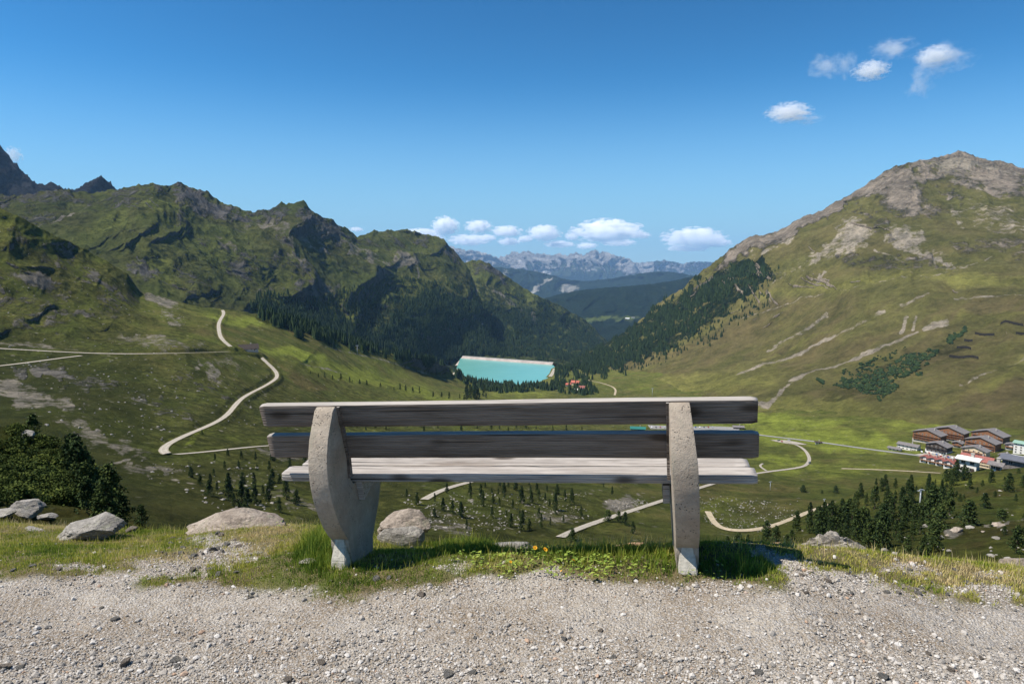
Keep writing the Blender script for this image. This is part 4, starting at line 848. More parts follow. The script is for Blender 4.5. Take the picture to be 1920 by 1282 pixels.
def tint(x, y):
    px, py = pxy(x, y)
    t_ = .50 + fbm(x * 1.7, y * 2.5, 4, 92) * .42 + fbm(x * 9, y * 9, 3, 93) * .35
    t_ = t_ + ell(px, py, [(500, 1015, 110, 34, -12, .38), (330, 1045, 120, 24, -4, .25), (1720, 1070, 260, 26, 3, .26), (60, 985, 120, 14, 0, .22), (260, 1050, 120, 16, 0, .12)], 22, 12, 40)
    return t_ - ell(px, py, [(580, 1050, 90, 60, -40, .34), (700, 1090, 240, 26, 0, .22), (1290, 1080, 180, 34, 0, .26), (1010, 1045, 160, 20, 0, .1), (110, 1035, 130, 22, 0, .04), (880, 1030, 90, 16, 0, .2)], 20, 12, 40)
def hgt(x, y):
    px, py = pxy(x, y)
    h = .017 + .014 * fbm(x * 3, y * 3, 3, 94)
    h = h + ell(px, py, [(596, 1035, 34, 32, 0, .075), (1240, 1060, 50, 16, 0, .016), (1370, 1070, 80, 16, 0, .016), (890, 1020, 60, 14, 0, .045), (500, 960, 90, 16, 0, .02), (1150, 1040, 120, 12, 0, .03)], 14, 10, 30)
    return np.maximum(h, .012) * (.45 + .55 * np.clip((verge(x, y) - .4) * 2.2, 0, 1))
blades(350000, 41, d_grass, hgt, tint, 'grass', 'short mixed green and dry grass on the verge around the bench')
blades(26000, 42, lambda x, y: d_grass(x, y) * .6, lambda x, y: hgt(x, y) * 1.7 + .03, lambda x, y: tint(x, y) + .22, 'grass', 'taller dry grass stalks rising from the verge', wid=.0011, clump=3, spread=.03, lean=.4)
def d_tuft(x, y):
    px, py = pxy(x, y); return ell(px, py, [(592, 1040, 44, 44, 0, 1), (1255, 1060, 30, 12, 0, .4), (880, 1022, 60, 14, 0, .8), (1190, 1046, 60, 10, 0, .6), (660, 1078, 80, 16, 0, .5)], 12, 8, 30)
blades(60000, 43, d_tuft, lambda x, y: hgt(x, y) * .95 + .02, lambda x, y: tint(x, y) * .3 + .12, 'grass', 'lush dark green grass tufts around the bench feet', wid=.0018, clump=8, spread=.012, lean=.7)
# small leafy plants
def leaves(n, seed, dens, size, name, label, col_a, col_b, up=.5):
    t = NT(name + '_leaf', .6, .3); c = t.mix(t.attr('tint'), col_a, col_b); M = t.col(c)
    rs = np.random.RandomState(seed); y = rs.uniform(2.7, 4.4, n); x = rs.uniform(-1, 1, n) * (y * .8); keep = dens(x, y) > rs.uniform(0, 1, n); x, y = x[keep], y[keep]; n = len(x)
    a = rs.uniform(0, 6.283, n); e = rs.uniform(.05, up, n); s = size * rs.uniform(.5, 1.3, n); z = gz(x, y) + rs.uniform(.004, .035, n)
    dx, dy, dz = np.cos(a) * np.cos(e), np.sin(a) * np.cos(e), np.sin(e); wx, wy = -np.sin(a), np.cos(a)
    V = np.stack([np.stack([x, y, z], -1), np.stack([x + dx * s * .5 + wx * s * .28, y + dy * s * .5 + wy * s * .28, z + dz * s * .6], -1), np.stack([x + dx * s, y + dy * s, z + dz * s * .7], -1), np.stack([x + dx * s * .5 - wx * s * .28, y + dy * s * .5 - wy * s * .28, z + dz * s * .6], -1)], 1).reshape(-1, 3)
    me = np_mesh(name, V, (np.arange(n) * 4)[:, None] + [[0, 1, 2, 3]], False); attr(me, 'tint', np.repeat(rs.uniform(0, 1, n), 4)); tag(link(name, me, M), label, None, None, 'stuff')
leaves(26000, 51, lambda x, y: ell(*pxy(x, y), [(1030, 1062, 130, 24, 0, 1), (1150, 1072, 70, 18, 0, .8), (900, 1052, 50, 12, 0, .5), (1300, 1075, 60, 14, 0, .3), (520, 975, 60, 10, 0, .4)], 16, 10, 30), .022, 'ground_cover', 'leafy light green weeds on the verge between the bench supports', (.10, .17, .02), (.27, .32, .05))
# flowers
M_yel = plain('yellow_petal', (.85, .45, .01), .6, .1, 30); M_org = plain('orange_centre', (.5, .16, .01), .7, .2, 30); M_stem = plain('green_stem', (.08, .14, .02), .7, .2, 30)
for k, (x, y, w_, lb) in enumerate(((1003, 1023, 10, 'yellow flower left of its neighbour at the top of the weeds'), (1022, 1026, 11, 'largest yellow flower beside another at the top of the weeds'), (1075, 1046, 11, 'yellow flower alone among leaves right of the pair'), (957, 1049, 7, 'small yellow flower left of the pair by the bench'), (1052, 1066, 5, 'tiny yellow flower lowest of all near the gravel'))):
    g = hit(x, y + 22, NEAR)
    if not g: continue
    b = g[0]; hgt_ = 20 / FPX * b.y; fl = empty('flower', b, rnd.uniform(0, 6)); tag(fl, lb, 'flower', 'yellow flowers by the bench')
    s_ = w_ / FPX * b.y / 2
    bm = bmesh.new(); bmesh.ops.create_cone(bm, segments=6, radius1=.0016, radius2=.0012, depth=hgt_, matrix=Matrix.Translation((0, 0, hgt_ / 2))); bm_obj('stem', bm, M_stem, fl)
    bm = bmesh.new()
    for j in range(9):
        a = j * 6.283 / 9; v = [bm.verts.new((math.cos(a + q) * r_ * s_, math.sin(a + q) * r_ * s_, hgt_ + h_ * s_)) for q, r_, h_ in ((0, .15, 0), (-.28, .7, .25), (0, 1.0, .2), (.28, .7, .25))]; bm.faces.new(v)
    bmesh.ops.rotate(bm, verts=bm.verts, cent=(0, 0, hgt_), matrix=Matrix.Rotation(.6, 3, 'X')); bm_obj('petals', bm, M_yel, fl, False)
    bm = bmesh.new(); bmesh.ops.create_icosphere(bm, subdivisions=1, radius=s_ * .3, matrix=Matrix.Translation((0, 0, hgt_ + s_ * .12))); bm_obj('centre', bm, M_org, fl)

# ------------------------------------------------------------------ roads and tracks draped over the terrain
def smooth_line(pts, n=6):
    out = []; p_ = [pts[0]] + list(pts) + [pts[-1]]
    for i in range(1, len(p_) - 2):
        a, b, c, d = (np.array(q, float) for q in p_[i - 1:i + 3]); k = max(2, int(np.linalg.norm(c - b) / n))
        for j in range(k):
            u = j / k; out.append(.5 * ((2 * b) + (-a + c) * u + (2 * a - 5 * b + 4 * c - d) * u * u + (-a + 3 * b - 3 * c + d) * u ** 3))
    out.append(np.array(pts[-1], float)); return out
t = NT('road_gravel', .95, .1); nn_ = t.noise(t.pos(), .5, 6, .7); ac = t.attr('across'); nf_ = t.noise(t.pos(), 1.6, 6, .75); c = t.mix(t.ss(nn_, .3, .7), (.27, .24, .195), (.42, .375, .305)); c = t.mix(t.math('MULTIPLY', t.ss(nf_, .45, .7), .6), c, (.19, .165, .125))
c = t.mix(t.math('MULTIPLY', t.ss(t.math('ABSOLUTE', t.math('SUBTRACT', ac, .45)), .16, .05), .35), c, (.52, .47, .40)); c = t.mix(t.ss(t.math('ADD', ac, t.math('MULTIPLY', t.math('SUBTRACT', nf_, .5), 1.4)), .78, .98), c, (.12, .11, .04)); M_road = t.col(c)
t = NT('asphalt', .9, .2); nn_ = t.noise(t.pos(), .5, 6, .7); M_asph = t.col(t.mix(t.ss(nn_, .3, .7), (.20, .195, .185), (.29, .28, .26)))
t = NT('trail_earth', .95, .1); nn_ = t.noise(t.pos(), .5, 6, .7); M_trail = t.col(t.mix(t.ss(nn_, .3, .7), (.30, .25, .16), (.46, .38, .27)))
VCO = {}
def carve(objs, Q, w_):
    """cut and fill: pull the terrain vertices near the road line Q to the road's height"""
    for o in objs:
        if o.name not in VCO:
            a = np.empty(len(o.data.vertices) * 3, np.float32); o.data.vertices.foreach_get('co', a); VCO[o.name] = (o, a.reshape(-1, 3))
        V = VCO[o.name][1]; m0 = (V[:, 0] > Q[:, 0].min() - 30) & (V[:, 0] < Q[:, 0].max() + 30) & (V[:, 1] > Q[:, 1].min() - 30) & (V[:, 1] < Q[:, 1].max() + 30)
        I = np.nonzero(m0)[0]; S = V[I]; best = np.full(len(I), 1e9); zq = np.zeros(len(I)); r_ = w_ * 1.6 + 4
        for c in range(0, len(Q), 12):
            q = Q[c:c + 13]; k = np.nonzero((S[:, 0] > q[:, 0].min() - r_) & (S[:, 0] < q[:, 0].max() + r_) & (S[:, 1] > q[:, 1].min() - r_) & (S[:, 1] < q[:, 1].max() + r_))[0]
            if not len(k): continue
            d = np.hypot(S[k][:, None, 0] - q[None, :, 0], S[k][:, None, 1] - q[None, :, 1]); a = d.argmin(1); dm = d[np.arange(len(k)), a]; b = dm < best[k]
            best[k[b]] = dm[b]; zq[k[b]] = q[a[b], 2]
        f = sstep(w_ * 1.6 + 4, w_ * .75 + 1.5, best); V[I, 2] = S[:, 2] * (1 - f) + (zq - .12) * f
def road(name, label, pts, width, mat, objs=None, kind='structure', lift=.3, sm=9):
    P_ = []; objs = objs or [valley]
    for q in smooth_line(pts, 2):
        g = hit(q[0], q[1], objs)
        if g: P_.append(g[0])
    P_ = np.array([v[:] for v in P_])
    L = np.concatenate([[0], np.cumsum(np.linalg.norm(np.diff(P_, axis=0), axis=1))]); n = max(8, int(L[-1] / 3)); s_ = np.linspace(0, L[-1], n)
    Q = np.stack([np.interp(s_, L, P_[:, i]) for i in range(3)], -1); k = min(sm, n // 5)
    for _ in range(2):
        pad = np.pad(Q, ((k, k), (0, 0)), 'edge'); Q = np.stack([np.convolve(pad[:, i], np.ones(2 * k + 1) / (2 * k + 1), 'valid') for i in range(3)], -1)
    carve(objs, Q, width / 2)
    T = np.gradient(Q, axis=0); T[:, 2] = 0; T /= np.linalg.norm(T, axis=1)[:, None] + 1e-9; N = np.stack([-T[:, 1], T[:, 0], T[:, 2] * 0], -1)
    M = 5; V = []
    for i in range(n):
        wv = width * (1 + .05 * math.sin(i * .7) * math.sin(i * .37))
        for j in range(M): o_ = (j / (M - 1) - .5); V.append((Q[i, 0] + N[i, 0] * o_ * wv, Q[i, 1] + N[i, 1] * o_ * wv, Q[i, 2] + lift - .5 * abs(o_) * lift))
    idx = np.arange(n * M).reshape(n, M)
    me = np_mesh(name, V, np.stack([idx[:-1, :-1], idx[:-1, 1:], idx[1:, 1:], idx[1:, :-1]], -1).reshape(-1, 4), True); attr(me, 'across', np.tile([1, .5, 0, .5, 1], n))
    return tag(link(name, me, mat), label, None, None, kind)
road('road', 'gravel road curving from the hut down to the hairpin bend', [(484, 661), (490, 676), (510, 688), (528, 700), (500, 722), (460, 742), (440, 760), (425, 780), (395, 797), (350, 815), (315, 832), (288, 850), (300, 853), (330, 853)], 4.8, M_road)
road('road', 'gravel road running right from the hairpin bend behind the bench', [(296, 852), (328, 854), (362, 851), (430, 842), (505, 835), (580, 832)], 4.8, M_road)
road('road', 'gravel road running left from the hut', [(440, 659), (380, 661), (300, 663), (200, 664), (120, 660), (40, 656), (-40, 651)], 5.5, M_road)
road('yard', 'gravel yard around the mountain hut', [(430, 657), (446, 659), (468, 660), (486, 662)], 9, M_road)
road('shore', 'bare pale shore at the left end of the reservoir', [(852, 704), (857, 694), (864, 684), (870, 674), (874, 667)], 15, M_road, SHEETS)
road('road', 'lower gravel road branching off at the left', [(170, 665), (100, 673), (40, 682), (-40, 690)], 5.5, M_road)
road('road', 'gravel road climbing from the hut over the grassy spur', [(446, 657), (430, 650), (416, 640), (411, 622), (410, 606), (418, 592), (421, 584), (412, 578)], 5, M_road)
road('road', 'pale valley road passing below the bench seat', [(785, 945), (800, 932), (830, 917), (870, 906), (930, 893)], 4.5, M_road)
road('road', 'pale road running diagonally past the four dark pines', [(1040, 1014), (1060, 1000), (1090, 988), (1130, 975), (1160, 965), (1200, 952), (1250, 936), (1310, 915), (1380, 895), (1440, 884), (1500, 877), (1516, 868), (1518, 858), (1508, 842), (1490, 832), (1465, 826)], 4.2, M_road)
road('road', 'asphalt road crossing the meadow to the village', [(1370, 806), (1420, 815), (1480, 822), (1540, 829), (1600, 838), (1660, 846), (1700, 851), (1740, 856), (1790, 864), (1850, 870)], 6.5, M_asph)
road('parking_area', 'gravel parking area beside the meadow road', [(1455, 824), (1470, 828), (1485, 829), (1500, 834)], 22, M_road)
road('parking_area', 'grey parking area in the village between the houses', [(1718, 850), (1745, 853), (1775, 856), (1802, 862)], 26, M_road, lift=.5)
road('parking_area', 'long parking area seen between the backrest boards', [(1212, 800), (1255, 802), (1300, 803), (1350, 802), (1400, 806)], 24, M_asph)
road('path', 'pale path crossing the meadow beside the road', [(1432, 868), (1424, 874), (1440, 884)], 2.6, M_road)
road('path', 'earth trail looping through the meadow right of the bench', [(1318, 950), (1330, 960), (1342, 972), (1340, 980), (1332, 990), (1345, 999), (1370, 1001), (1400, 1000), (1430, 994), (1460, 984), (1500, 966), (1550, 948), (1605, 932), (1650, 922)], 3.6, M_trail)
road('path', 'narrow trail in the meadow below the village', [(1560, 878), (1640, 880), (1720, 884), (1780, 888)], 2.4, M_trail)
road('path', 'pale path leading to the hotel by the lake', [(1152, 742), (1153, 728), (1128, 718), (1102, 712), (1098, 700)], 5, M_trail, [valley] + SHEETS[-6:])

road('road', 'pale road from the dam along the right shore of the lake', [(1036, 684), (1040, 690), (1036, 700), (1030, 707)], 14, M_road, SHEETS[-4:])
for o, a in VCO.values(): o.data.vertices.foreach_set('co', a.ravel()); o.data.update()
bpy.context.view_layer.update()

# ------------------------------------------------------------------ reservoir and dam
t = NT('lake_water', .25, .3); p = t.pos(); n_ = t.noise(p, .02, 4, .5)
t.bump(t.noise(p, .5, 3, .5), .05, .3); t.col(t.mix(n_, (.115, .33, .30), (.145, .38, .34))); M_water = t.m
sh = [P(x, y, r) for x, y, r in ((820, 690, 2300), (1080, 690, 2500), (1100, 660, 3200), (820, 660, 3000))]
# embankment dam along the far shore: crest road, sloping upstream face
def at_z(px, py, z):
    dx, dy, dz = ray(px, py); k = (z - EYE) / dz; return Vector((dx * k, dy * k, z))
CA = at_z(868, 667, LZ + 8); CB = at_z(1038, 679, LZ + 8)
dv = (CB - CA).normalized(); dn = Vector((-dv.y, dv.x, 0))
if dn.y < 0: dn = -dn
ext = dv * 4
A_, B_ = CA - ext - dn * 14, CB + ext - dn * 14
LP_ = [at_z(*q, LZ) for q in ((856, 690), (864, 700), (884, 712), (930, 724), (1015, 724), (1050, 700))] + [B_, A_]
me = bpy.data.meshes.new('lake'); me.from_pydata([(v.x, v.y, LZ) for v in LP_], [], [tuple(range(len(LP_)))])
tag(link('lake', me, M_water), 'turquoise reservoir behind the dam', None, None, 'structure')
def strip(name, prof_, mat, parent, a=CA, b=CB, n=24):
    V = []
    for i in range(n + 1):
        q = a.lerp(b, i / n)
        for (o_, z_) in prof_: V.append((q.x + dn.x * o_, q.y + dn.y * o_, q.z + z_))
    m = len(prof_); idx = np.arange((n + 1) * m).reshape(n + 1, m)
    me = np_mesh(name, V, np.stack([idx[:-1, :-1], idx[:-1, 1:], idx[1:, 1:], idx[1:, :-1]], -1).reshape(-1, 4), False)
    o = link(name, me, mat, parent); return o
dam = tag(strip('dam', [(-60, -30), (-20, -10), (-3, -1.2), (-3, 0), (4, 0), (4, -1), (70, -34)], plain('dam_rock_facing', (.36, .31, .28), .9, .2, .05, obj=False), None), 'long straight rock faced dam closing the turquoise reservoir', 'dam')
strip('crest_road', [(-2.4, .12), (3.4, .12)], M_road, dam)
strip('parapet', [(-3.1, -.5), (-3.1, 1.1), (-2.6, 1.1), (-2.6, .05)], plain('dam_parapet', (.5, .48, .45), .8, .15, .2, obj=False), dam)
# pale shore strips

# ------------------------------------------------------------------ conifers
M_bark = plain('bark', (.10, .075, .055), .95, .3, 3)
def leaf_mat(name, a, b):
    t = NT(name, .9, .1); n_ = t.noise(t.objc(), 1.1, 4, .6); oi = t.n('ShaderNodeObjectInfo').outputs['Random']; c = t.mix(t.ss(t.math('ADD', n_, t.math('MULTIPLY', t.math('SUBTRACT', t.attr('tint'), .5), .35)), .35, .68), a, b); t.col(t.mix(1.0, c, t.mix(oi, (.7, .75, .75), (1.45, 1.3, 1.1)), 'MULTIPLY')); return t.m
M_pine = leaf_mat('pine_needles', (.018, .034, .014), (.062, .09, .026))
M_bush = leaf_mat('bush_leaves', (.022, .04, .010), (.075, .10, .022))
def crown_mesh(name, H, Rr, seed, n=1500, shape='pine', mat=None, leaf=.34):
    rs = np.random.RandomState(seed); k = n
    # clumps arranged around the trunk
    nc = 60; ch = rs.uniform(.06, .99, nc); ang = rs.uniform(0, 6.283, nc)
    def rad(h):
        if shape == 'pine': return Rr * (np.clip(h / .12, 0, 1) ** .5) * (1 - h) ** .62 * 1.15
        if shape == 'spire': return Rr * (1 - h) ** .85 * 1.1 * (np.clip(h / .06, 0, 1) ** .5)
        return Rr * np.sqrt(np.clip(1 - (2 * h - .9) ** 2, 0.03, 1))
    rr_ = rad(ch) * rs.uniform(.35, 1.0, nc); cx, cy_, cz = np.cos(ang) * rr_, np.sin(ang) * rr_, ch * H
    cs = (.30 * Rr + .25 * rad(ch)) * rs.uniform(.6, 1.2, nc)
    w_ = rs.randint(0, nc, k); d = rs.normal(size=(k, 3)); d /= np.linalg.norm(d, axis=1)[:, None]; d *= rs.uniform(.45, 1, k)[:, None]
    c = np.stack([cx[w_], cy_[w_], cz[w_]], -1) + d * cs[w_][:, None] * np.array([1, 1, .75]); c[:, 2] = np.clip(c[:, 2], .02 * H, H)
    a = rs.normal(size=(k, 3)); a /= np.linalg.norm(a, axis=1)[:, None]; b = np.cross(a, rs.normal(size=(k, 3))); b /= np.linalg.norm(b, axis=1)[:, None]
    s = leaf * Rr * rs.uniform(.35, 1., k)[:, None]
    V = np.stack([c - a * s * .5, c + b * s * .35, c + a * s * .5 + [0, 0, .1], c - b * s * .35], 1).reshape(-1, 3)
    me = np_mesh(name, V, (np.arange(k) * 4)[:, None] + [[0, 1, 2, 3]], False); attr(me, 'tint', np.repeat(rs.uniform(0, 1, k), 4))
    me.materials.append(mat or M_pine); return me
def trunk_mesh(name, H, r0, seed):
    bm = bmesh.new(); rs = random.Random(seed); prev = None
    for i in range(7):
        f = i / 6; z = f * H; r_ = r0 * (1 - .85 * f); ox = math.sin(i * 1.3 + seed) * r0 * .4 * f
        ring = [bm.verts.new((ox + r_ * math.cos(a * 1.0472), r_ * math.sin(a * 1.0472), z - .15)) for a in range(6)]
        if prev:
            for j in range(6): bm.faces.new((prev[j], prev[(j + 1) % 6], ring[(j + 1) % 6], ring[j]))
        prev = ring
    for i in range(7):                                   # limbs
        z = H * rs.uniform(.15, .8); a = rs.uniform(0, 6.28); l = (H - z) * .28; d = Vector((math.cos(a), math.sin(a), .35)); s_ = Vector((-math.sin(a), math.cos(a), 0)) * r0 * .25
        p0 = Vector((0, 0, z)); p1 = p0 + d * l; u = Vector((0, 0, r0 * .25))
        v = [bm.verts.new(q) for q in (p0 - s_, p0 + s_, p0 + u, p1)]
        for f in ((0, 1, 3), (1, 2, 3), (2, 0, 3)): bm.faces.new([v[j] for j in f])
    me = bpy.data.meshes.new(name); bm.to_mesh(me); bm.free(); me.materials.append(M_bark); return me
PROT = []
for i in range(7): PROT.append((crown_mesh('crown', 10, 2.1 + .25 * (i % 3), 300 + i, 1500, 'pine' if i < 5 else 'spire'), trunk_mesh('trunk', 9.2, .22, i)))
BUSH = [(crown_mesh('crown', 3, 1.7, 330 + i, 1100, 'round', M_bush, .26), trunk_mesh('trunk', 2.2, .09, i)) for i in range(3)]
TREES = []
def tree(px, py, hpx, label, group=None, objs=None, fat=1., kind='pine', k=None, name='pine_tree', cat='tree'):
    g = hit(px, py, objs or SHEETS)
    if not g: return None
    d = g[0]; dist = math.hypot(d.x, d.y); H = hpx / FPX * dist * 1.02
    if H < .3: return None
    k = rnd.randrange(7) if k is None else k
    cm, tm = PROT[k] if kind == 'pine' else BUSH[k % 3]; s_ = H / (10 if kind == 'pine' else 3)
    e = empty(name, d - Vector((0, 0, H * .01)), rnd.uniform(0, 6.28), 1); e.scale = (s_ * fat, s_ * fat, s_)
    c = bpy.data.objects.new('crown', cm); COL.objects.link(c); c.parent = e
    if hpx > 14: q = bpy.data.objects.new('trunk', tm); COL.objects.link(q); q.parent = e
    tag(e, label, cat, group); TREES.append(d)
    return e
def cluster(poly, n, h0, h1, label, group, objs=None, fat=1., kind='pine', mind=7, name='pine_tree', cat='tree', fn=None):
    xs_ = [p_[0] for p_ in poly]; ys_ = [p_[1] for p_ in poly]; pts = []; tries = 0
    while len(pts) < n and tries < n * 60:
        tries += 1; x, y = rnd.uniform(min(xs_), max(xs_)), rnd.uniform(min(ys_), max(ys_))
        if not inside(np.array([x]), np.array([y]), poly)[0]: continue
        if any(abs(x - a) < mind and abs(y - b) < mind * .8 for a, b in pts): continue
        pts.append((x, y))
    for x, y in pts:
        h = (h0 + (h1 - h0) * (y - min(ys_)) / (max(ys_) - min(ys_) + 1e-6)) * rnd.uniform(.5, 1.25)
        tree(x, y, h, label, group, objs, fat * rnd.uniform(.85, 1.15), kind, name=name, cat=cat)
NS = [nearslope]; VA = [valley]; NH = [nearhill]
# dense stand right of the big boulder
cluster([(1480, 1010), (1500, 985), (1545, 965), (1600, 975), (1640, 960), (1700, 965), (1740, 985), (1720, 1010), (1640, 1035), (1560, 1030)], 60, 34, 58, 'dark pine in the dense stand behind the rough grey boulder', 'pines in the dense stand behind the boulder', NS, .85, mind=7)
cluster([(1590, 955), (1620, 925), (1660, 912), (1740, 905), (1790, 915), (1770, 950), (1700, 960)], 32, 20, 36, 'dark pine at the upper edge of the dense stand below the village', 'pines at the upper edge of the dense stand', NS, .8, mind=9)
cluster([(1330, 1030), (1400, 1005), (1470, 990), (1500, 1010), (1470, 1035), (1360, 1048)], 12, 20, 32, 'small dark pine on the slope between right support and dense stand', 'small pines right of the right support', NS, 1.3, mind=10)
for x, y, h, lb, ft in ((1748, 985, 66, 'tall narrow pine standing right of the cable pylon', 1), (1779, 972, 50, 'single pine with a long shadow right of the tall narrow pine', .9), (1846, 952, 24, 'round dark pine alone high on the right slope', 1.7), (1816, 985, 42, 'broad green pine on the open right slope', 1.5), (1762, 995, 44, 'wide dark pine beside the beige rock on the slope', 1.6), (1878, 975, 18, 'small flat pine beside the pale rock track', 2.), (1891, 922, 30, 'dark pine pair high at the right edge', 1.2), (1918, 912, 18, 'small dark pine cut by the right edge', 1.3), (1818, 916, 16, 'small round pine below the village right part', 1.3),
    (1770, 928, 14, 'little pine near the cable line on the right slope', 1.2), (1793, 933, 12, 'little pine between larger ones on the upper right slope', 1.2), (1807, 938, 11, 'tiny pine right of the little pine on the slope', 1.2), (1832, 924, 10, 'tiny dark pine above the round pine', 1.3), (1858, 905, 22, 'pine in a short row under the village', 1.0), (1750, 1035, 50, 'green pine low on the slope near the grass rim', 1.1), (1700, 1040, 34, 'small green pine near the rim right of the boulder', 1.1), (1905, 1038, 46, 'green pine near the rim at the right edge', 1.1), (1730, 1045, 40, 'slender pine next to the rim of the verge', .8), (1800, 940, 14, 'pine beside the open meadow strip', 1.), (1842, 912, 11, 'dot like pine at the top of the slope', 1.2)):
    tree(x, y, h, lb, None, NS, ft)
cluster([(1765, 905), (1810, 880), (1815, 898), (1790, 918)], 8, 20, 26, 'dark pine in the group just below the large beige houses', 'pines below the beige houses', NS, 1.1, mind=8)
cluster([(1830, 905), (1920, 880), (1920, 1000), (1850, 1020), (1800, 1000)], 12, 8, 14, 'small scattered pine on the open right slope', 'small scattered pines on the right slope', NS, 1.3, mind=24)
# meadow trees
for x, y, h, lb in ((1506, 922, 14, 'round pine alone in the meadow right of the bench seat'), (1567, 924, 14, 'second round pine in the meadow nearer the dense stand'), (1541, 925, 7, 'tiny bush between the two round meadow pines')): tree(x, y, h, lb, None, VA, 1.5)
for x, y, h, lb, ft in ((1140, 978, 24, 'leftmost of the three pines on the diagonal road', 1.6), (1160, 978, 22, 'middle of the three pines on the diagonal road', 1.3), (1172, 984, 26, 'rightmost of the three pines on the diagonal road', 1.1), (1073, 1014, 28, 'dark pine standing alone left of the diagonal road', 1.3), (1187, 1000, 24, 'pine with a long slanting shadow below the diagonal road', 1.)): tree(x, y, h, lb, None, VA, ft)
cluster([(860, 925), (960, 915), (1080, 930), (1090, 950), (1020, 960), (900, 950)], 24, 20, 34, 'slim dark pine on the slope seen under the bench seat', 'pines on the slope under the bench seat', VA, .75, mind=8)
cluster([(900, 965), (1000, 960), (1120, 965), (1050, 985), (970, 1000), (940, 985)], 13, 16, 34, 'slim dark pine low on the slope under the bench seat', 'lower pines under the bench seat', VA, .75, mind=14)
cluster([(740, 935), (840, 912), (1100, 905), (1220, 915), (1200, 930), (900, 925), (780, 950)], 15, 12, 24, 'small dark pine just under the seat boards', 'pines just under the seat boards', VA, .8, mind=14)
cluster([(800, 965), (850, 950), (890, 990), (860, 1000)], 5, 24, 32, 'dark pine near the reddish boulder on the slope below', 'pines beyond the reddish boulder', VA, .8, mind=14)
cluster([(350, 880), (440, 900), (560, 900), (575, 960), (480, 970), (370, 930)], 22, 22, 44, 'dark pine on the slope left of the left bench support', 'pines left of the left bench support', VA, .9, mind=13)
cluster([(330, 862), (400, 850), (500, 862), (575, 850), (575, 890), (420, 880)], 14, 16, 24, 'small pine below the lower gravel road left of the bench', 'small pines below the lower gravel road', VA, .9, mind=16)
tree(379, 815, 9, 'tiny pine at the edge of the curving gravel road', None, VA, 1.3)
cluster([(590, 800), (700, 800), (850, 803), (1000, 802), (1100, 803), (1100, 812), (600, 812)], 22, 9, 13, 'tiny pine seen in the slot between the two backrest boards', 'pines seen in the slot between the boards', VA, .9, mind=12)
# pasture trees along the spur
line = smooth_line([(585, 702), (640, 714), (700, 722), (760, 733), (800, 741), (870, 750)], 12)
for q in line:
    if rnd.random() < .85: tree(q[0] + rnd.uniform(-4, 4), q[1] + rnd.uniform(-2, 3), rnd.uniform(6, 13), 'small pine in the row crossing the pasture above the bench', 'row of small pines crossing the pasture', VA, .8)
cluster([(870, 740), (910, 735), (915, 748), (870, 750)], 14, 16, 20, 'dark pine in the clump on the pasture just above the bench', 'clump of pines on the pasture above the bench', VA, .9, mind=4)
cluster([(720, 672), (790, 680), (850, 700), (800, 706), (740, 690)], 12, 6, 11, 'tiny lone pine on the pasture above the lake', 'lone pines on the pasture above the lake', VA, .8, mind=14)
# shrubby hillock, left
cluster([(125, 870), (150, 850), (190, 900), (215, 940), (240, 985), (200, 985), (150, 960), (130, 920)], 22, 42, 74, 'black green mountain pine in the thicket on the side of the hillock', 'mountain pines on the side of the hillock', NH, 1.1, mind=9)
tree(148, 930, 92, 'tallest dark mountain pine on the hillock', None, NH, 1.2); tree(110, 830, 34, 'mountain pine at the right top of the hillock', None, NH, 1.2); tree(266, 985, 36, 'small bushy pine at the foot of the hillock right end', None, NH, 1.4); tree(62, 812, 30, 'bushy mountain pine on top of the hillock', None, NH, 1.6)
for k in range(190):
    x = rnd.uniform(-10, 235); y = rnd.uniform(np.interp(x, [0, 60, 110, 170, 235], [812, 815, 850, 900, 960]), 948)
    tree(x, y, rnd.uniform(12, 26) * (y / 900) ** 3, 'low dwarf pine shrub covering the steep hillock', 'dwarf pine shrubs on the hillock', NH, rnd.uniform(1.1, 1.7), 'bush', name='shrub', cat='shrub')
for k, (x, y, h) in enumerate(((1340, 1040, 26), (1318, 1038, 22), (1356, 1044, 24))):
    tree(x, y, h, 'dark rounded shrub beyond the rim right of the right support', 'rounded shrubs beyond the rim', NS, 1.1, 'bush', name='shrub', cat='shrub')

